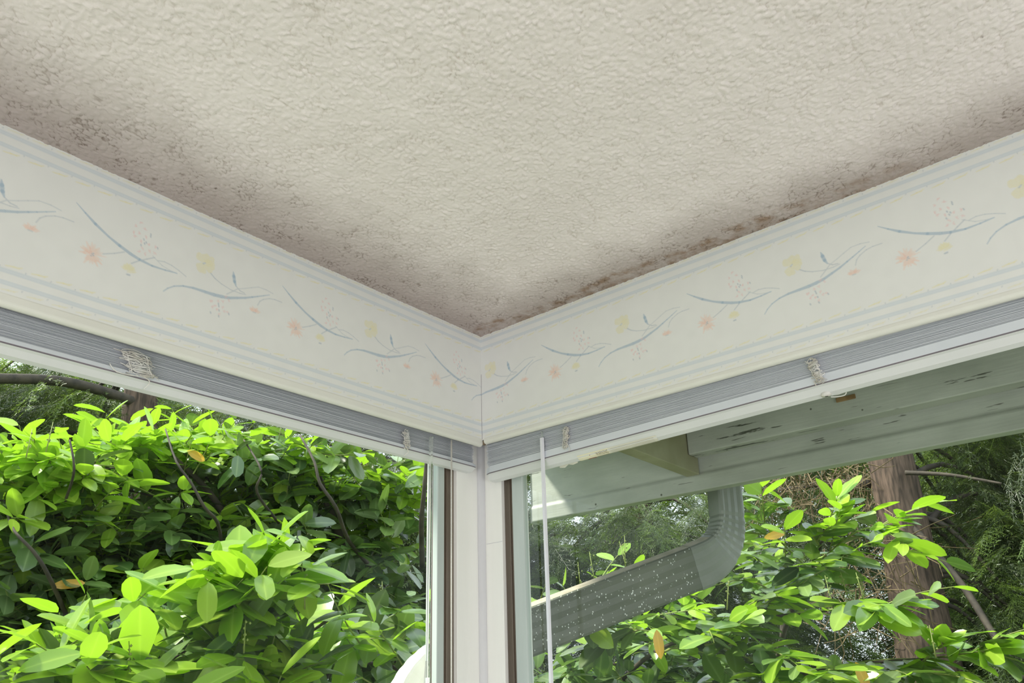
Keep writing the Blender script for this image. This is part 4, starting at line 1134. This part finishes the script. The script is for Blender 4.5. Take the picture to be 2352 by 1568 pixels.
# --- right window: middle long branch
make_laurel(((1500, 1480, 3.2, 200, 55, .3, 10, .15, .2), (1650, 1540, 3.2, 200, 40, .3, 9, .1, .1)),
            'cherry laurel bough reaching right under the slanting downspout with hanging orange leaf',
            (([(1560, 1460, 3.0), (1750, 1420, 2.9), (1900, 1400, 2.85), (2010, 1396, 2.8), (2100, 1385, 2.75)], 26, .7, 0.130, 6),
             ([(1400, 1450, 3.0), (1500, 1415, 2.85), (1600, 1400, 2.8)], 16, .75, 0.121, 3),
             ([(1520, 1500, 3.0), (1620, 1450, 2.8), (1690, 1420, 2.75)], 14, .6, 0.121, 3),
             ([(1600, 1470, 3.0), (1720, 1400, 2.95), (1820, 1380, 2.9)], 16, .55, 0.121, 3),
             ([(1450, 1480, 2.9), (1400, 1440, 2.75), (1330, 1425, 2.7)], 14, .4, 0.121, 3),
             ([(1560, 1460, 2.9), (1500, 1450, 2.7), (1430, 1440, 2.65)], 12, .1, .12, 2),
             ([(1620, 1480, 2.9), (1700, 1480, 2.8), (1800, 1500, 2.75)], 14, .3, 0.132, 3),
             ([(1650, 1420, 3.1), (1600, 1370, 3.0), (1540, 1370, 2.95)], 12, .5, .11, 2),
             ([(1800, 1400, 3.1), (1760, 1350, 3.0), (1690, 1320, 3.0)], 10, .35, .11, 2)),
            trunk_at=xy(1500, 1568, 3.6), seed=17,
            yellow=((1508, 1446, 2.55, (.05, -.05, -1), .085), (1965, 1520, 2.6, (.2, -.2, -.8), .085)),
            stalks=((1670, 1400, 2.6, .09), (1915, 1400, 2.8, .11), (1990, 1395, 2.8, .11), (2150, 1510, 2.6, .09)),
            limbs=((((1420, 1568, 3.4), (1500, 1500, 3.1), (1620, 1450, 3.0), (1750, 1420, 2.9), (1900, 1402, 2.86)), .010, .004),))
# --- right window: lowest bough
make_laurel(((1850, 1560, 3.2, 160, 30, .3, 8, .3, .2),),
            'lowest cherry laurel bough at the bottom edge of the right window',
            (([(1850, 1545, 3.0), (2000, 1518, 2.9), (2130, 1512, 2.85), (2220, 1500, 2.8), (2290, 1488, 2.75)], 26, .75, 0.132, 4),
             ([(1950, 1560, 3.0), (2060, 1540, 2.8), (2180, 1550, 2.75)], 18, .3, .13, 3),
             ([(1750, 1570, 2.9), (1850, 1555, 2.7), (1950, 1560, 2.65)], 16, .7, 0.132, 3),
             ([(2100, 1540, 2.9), (2140, 1500, 2.8), (2170, 1475, 2.75)], 8, .8, .115, 1)),
            trunk_at=xy(1900, 1568, 3.4), seed=23,
            stalks=((2170, 1500, 2.75, .08),),
            limbs=((((1750, 1568, 3.1), (1950, 1528, 2.92), (2130, 1512, 2.85)), .008, .004),))
# --- right window: small shoots between the post and the wand
make_laurel(((1300, 1545, 3.0, 120, 40, .3, 7, .15, .2), (1480, 1555, 3.1, 120, 30, .3, 6, .1, .2)),
            'small cherry laurel shoots with upright fruit stalks above and below the slanting downspout',
            (([(1300, 1480, 3.2), (1310, 1390, 3.1), (1290, 1340, 3.05)], 9, .7, .095, 1),
             ([(1310, 1420, 3.2), (1350, 1370, 3.1), (1390, 1330, 3.1)], 9, .6, .095, 1),
             ([(1260, 1440, 3.2), (1230, 1410, 3.1), (1215, 1390, 3.1)], 7, .6, .095, 1),
             ([(1420, 1400, 3.3), (1445, 1340, 3.2), (1460, 1310, 3.2)], 6, .8, .09, 0)),
            trunk_at=xy(1330, 1568, 3.7), seed=29,
            stalks=((1212, 1395, 2.9, .09), (1335, 1370, 2.9, .12), (1368, 1345, 2.9, .12), (1436, 1305, 3.0, .12), (1442, 1315, 3.0, .12)))

# --- conifers: sprays of fine twigs
def spray_template(r, L=.55, droop=.5, tw_n=15, need=9, nl=.022, nw=.0045):
    """one drooping spray as quads: returns verts (m,3), faces (k,4); grows along +x, droops to -z"""
    V = []; Fq = []
    def quad(p, d, s_, l, w):
        o = len(V)
        V.extend([p - s_ * w * .5, p + s_ * w * .5, p + d * l + s_ * w * .35, p + d * l - s_ * w * .35]); Fq.append((o, o + 1, o + 2, o + 3))
    ax = lambda t: np.array([L * t, 0, -droop * L * t * t])
    for i in range(tw_n):
        t = .08 + .92 * i / tw_n
        for sgn in (-1, 1):
            p = ax(t); l = L * .42 * (1 - .75 * t) * r.uniform(.7, 1.2) + .04
            d = unit(np.array([.75, sgn * r.uniform(.5, 1.0), -.25 - .5 * r.random()]))
            quad(p, d, unit(np.cross(d, [0, 0, 1])), l, .0028)
            nn = max(3, int(need * l / .2))
            for k in range(nn):
                q_ = p + d * l * (k + .5) / nn + np.array([0, 0, -.12 * l * ((k + .5) / nn) ** 2])
                for s2 in (-1, 1):
                    nd_ = unit(d * .8 + s2 * np.array([-d[1], d[0], 0]) * r.uniform(.5, 1) + r.normal(0, .22, 3))
                    quad(q_, nd_, unit(np.cross(nd_, r.normal(0, .5, 3) + [0, 0, 1])), nl * r.uniform(.7, 1.4), nw)
    quad(ax(0), unit(ax(.5)), np.array([0, 1., 0]), L * .5, .006)
    quad(ax(.5), unit(ax(1) - ax(.5)), np.array([0, 1., 0]), L * .5, .004)
    return np.array(V), np.array(Fq)
RT = np.random.default_rng(44)
TPL = [spray_template(RT, droop=d, nl=.024, nw=.005) for d in (.35, .6, .9, 1.2)]
TPL_HANG = [spray_template(RT, L=.62, droop=d, tw_n=17, nl=.024, nw=.005) for d in (1.3, 1.9, 2.6)]
TPL_FAR = [spray_template(RT, L=.6, droop=d, tw_n=11, need=6, nl=.042, nw=.010) for d in (.4, .8, 1.1)]
def sprays_mesh(name, pos, dirs, scl, mats, parent, templates, r):
    vs = []; fs = []; off = 0; mi = []
    for k in range(len(pos)):
        Vt, Ft = templates[k % len(templates)]
        d = unit(dirs[k] * [1, 1, 0]); s_ = np.array([-d[1], d[0], 0]); roll = r.normal(0, .35)
        u_ = np.array([0, 0, 1.]) * math.cos(roll) + s_ * math.sin(roll); s2 = s_ * math.cos(roll) - np.array([0, 0, 1.]) * math.sin(roll)
        Rm = np.stack([d, s2, u_])
        pitch = dirs[k][2]
        V = Vt.copy(); V[:, 2] += pitch * V[:, 0]
        vs.append((V * scl[k]) @ Rm + pos[k]); fs.append(Ft + off); off += len(Vt); mi.append(np.full(len(Ft), r.integers(0, len(mats))))
    return mesh(name, np.concatenate(vs), np.concatenate(fs), mats, parent, matidx=np.concatenate(mi))
def conifer(label, trunk, clusters, seed, mats, far=False, group='conifers standing behind the laurels', hang=False, limbs=(), twigs=()):
    """trunk: list of (px, py, r, radius) from bottom up; clusters: (px, py, r, sx, sy, sd, n, scale)"""
    r = np.random.default_rng(seed)
    tp_ = [at(a, b, c) for a, b, c, _ in trunk]; tr_ = [q_[3] for q_ in trunk]
    base = tp_[0].copy(); base[2] = -.55
    root = empty('conifer_tree', tuple(base))
    pts = [base] + tp_; rad = [tr_[0] * 1.15] + tr_
    top = tp_[-1] + (tp_[-1] - tp_[-2]) * 0 + np.array([0, 0, 3.5]); pts.append(top); rad.append(tr_[-1] * .55)
    pth = smooth_path(pts, 40); rr_ = np.interp(np.linspace(0, len(rad) - 1, 40), np.arange(len(rad)), rad)
    n = 22; fr = []; 
    for i, p in enumerate(pth): fr.append((p, (1, 0, 0), (0, 1, 0)))
    rj = r.uniform(.90, 1.08, n)
    MB().sweep(fr, lambda i: [(rr_[i] * rj[j] * (1 + .02 * math.sin(i * 1.3 + j)) * math.cos(2 * pi * j / n), rr_[i] * rj[j] * math.sin(2 * pi * j / n)) for j in range(n)]).build('trunk', M['bark'], root, smooth=True)
    pos = []; dirs = []; sc_ = []; br = MB()
    for lb_ in limbs: br.tube(smooth_path([at(*q_) for q_ in lb_[0]], 18), list(np.linspace(lb_[1], lb_[2], 18)), 7)
    for (px, py, rr, sx, sy, sd, n, scale) in clusters:
        cen = at(px, py, rr)
        for b_ in range(max(4, n // 30)):
            q_ = at(px + r.uniform(-1, 1) * sx, py + r.uniform(-1, 1) * sy, rr + r.uniform(-.5, .5) * sd)
            tz = np.clip(q_[2] + r.uniform(-.3, .5), pth[2][2], top[2]); i = int(np.argmin([abs(p[2] - tz) for p in pth]))
            br.tube(smooth_path([pth[i], (pth[i] + q_) / 2 + np.array([0, 0, .15]), q_], 9), list(np.linspace(.028 if not far else .04, .006, 9)), 5)
        for k in range(n):
            p = at(px + r.uniform(-1, 1) * sx, py + r.uniform(-1, 1) * sy, max(4.2, rr + r.uniform(-1, 1) * sd))
            a = p - tp_[-1]; a = unit(a * [1, 1, 0]) if np.linalg.norm(a[:2]) > .2 else np.array([1., 0, 0])
            d = unit(a + r.normal(0, .9, 3) * [1, 1, 0]); d[2] = r.uniform(-.5, .25)
            pos.append(p); dirs.append(d); sc_.append(scale * r.uniform(.7, 1.25))
    br.build('branches', M['branch'], root, smooth=True)
    if pos: sprays_mesh('foliage', np.array(pos), np.array(dirs), sc_, mats, root, TPL_FAR if far else (TPL_HANG + TPL[:1] if hang else TPL), r)
    if len(twigs):
        tb = MB()
        for (px, py, rr, sx, sy, n, l) in twigs:
            for k in range(n):
                p = at(px + r.uniform(-1, 1) * sx, py + r.uniform(-1, 1) * sy, rr + r.uniform(-.3, .3))
                d = unit(r.normal(0, 1, 3) + [0, 0, -.8]); ll = l * r.uniform(.4, 1.2); b2 = r.normal(0, 0.132, 3) * ll
                tb.tube([p, p + d * ll * .5 + b2, p + d * ll + b2 * .5], [.004, .003, .0015], 3, cap=False)
        o = tb.build('dead_twigs', M['dead_twig'], root); o['label'] = 'bare brown dead twigs'; o['kind'] = 'stuff'
    tag(root, label, 'tree', group)
    return root
DK = [M['needle_dark']]; DL = [M['needle_dark'], M['needle_dark'], M['needle_light']]; LT = [M['needle_light']]
conifer('conifer with thick furrowed brown trunk and drooping boughs at right of the right window',
        ((2150, 1600, 5.6, .19), (2120, 1450, 5.6, .175), (2075, 1200, 5.7, .155), (2035, 1000, 5.8, .14), (2010, 860, 5.9, .135)),
        ((2275, 1090, 6.2, 75, 130, .6, 170, .8), (2180, 1150, 6.9, 50, 130, .3, 80, .8), (2310, 1330, 6.0, 60, 150, .6, 110, .8), (2270, 1500, 6.0, 110, 90, .6, 130, .9), (1890, 1010, 6.9, 110, 60, .4, 90, .8), (2260, 960, 6.2, 130, 50, .5, 70, .9)),
        31, DK + DK + DK + LT, hang=True,
        limbs=((((2060, 1170, 5.65), (2200, 1330, 5.4), (2290, 1470, 5.2), (2352, 1560, 5.1)), .024, .016), (((2080, 1085, 5.6), (2180, 1090, 5.5), (2300, 1110, 5.4)), .016, .007), (((2000, 1110, 5.8), (1900, 1110, 5.9), (1790, 1125, 6.0)), .035, .01)),
        twigs=((1880, 1110, 5.6, 130, 50, 220, .30), (2010, 1330, 5.4, 120, 120, 160, .32)))
conifer('dark fine-leaved conifer seen under the fascia behind the slanting downspout',
        ((1500, 1600, 6.6, .12), (1490, 1400, 6.6, .11), (1470, 1150, 6.7, .10), (1460, 950, 6.8, .09)),
        ((1330, 1270, 6.2, 160, 110, .7, 300, .62), (1540, 1230, 6.2, 140, 110, .7, 230, .62), (1400, 1440, 6.2, 240, 120, .7, 240, .7), (1700, 1400, 6.4, 180, 180, .6, 200, .7), (1215, 1200, 6.0, 60, 180, .6, 120, .62)),
        32, DL,
        limbs=((((1620, 1280, 6.2), (1530, 1240, 6.2), (1430, 1200, 6.3)), .02, .008), (((1450, 1170, 6.4), (1480, 1190, 6.4), (1400, 1330, 6.2), (1330, 1400, 6.1)), .03, .01)))
conifer('conifer trunk rising behind the laurel hedge in the left window with one long dark bough',
        ((330, 1600, 5.6, .13), (345, 1300, 5.6, .125), (345, 1100, 5.6, .115), (325, 900, 5.7, .105)),
        ((90, 880, 6.2, 150, 60, .7, 150, .72), (80, 1000, 6.3, 150, 80, .7, 150, .72), (480, 960, 6.2, 180, 70, .6, 110, .72), (200, 1150, 6.2, 250, 120, .5, 160, .8)),
        33, DL,
        limbs=((((330, 930, 5.65), (210, 890, 5.5), (110, 872, 5.4), (-60, 868, 5.3)), .034, .030),))
conifer('conifer behind the cherry laurel nearest the corner post in the left window',
        ((860, 1600, 7.0, .12), (850, 1300, 7.0, .11), (840, 1050, 7.0, .10), (835, 950, 7.0, .09)),
        ((880, 1120, 6.6, 180, 110, .6, 200, .75), (850, 1350, 6.5, 220, 160, .6, 220, .85), (980, 1350, 6.4, 80, 220, .5, 150, .75)), 34, DL)
conifer('distant pale green tree glimpsed between the drooping boughs at far right',
        ((2300, 1600, 10.5, .2), (2300, 1300, 10.5, .18), (2300, 1000, 10.5, .16)),
        ((2280, 1250, 10, 160, 330, 1.0, 330, 1.1),), 35, LT + DK, far=True, group='distant trees')
conifer('distant dark tree closing the view behind the downspout',
        ((1650, 1600, 10.5, .2), (1650, 1300, 10.5, .18), (1650, 900, 10.5, .16)),
        ((1500, 1300, 10, 380, 300, 1.0, 520, 1.1), (1950, 1300, 10, 250, 320, 1.0, 330, 1.1)), 36, DK + LT + DK, far=True, group='distant trees')
conifer('distant tree closing the view behind the left laurel hedge',
        ((500, 1600, 10.5, .2), (500, 1300, 10.5, .18), (500, 900, 10.5, .16)),
        ((200, 1000, 10, 350, 190, 1.0, 330, 1.1), (800, 1200, 10, 330, 330, 1.0, 400, 1.1), (200, 1400, 9, 350, 200, 1.0, 160, 1.2)), 37, DK + LT, far=True, group='distant trees')
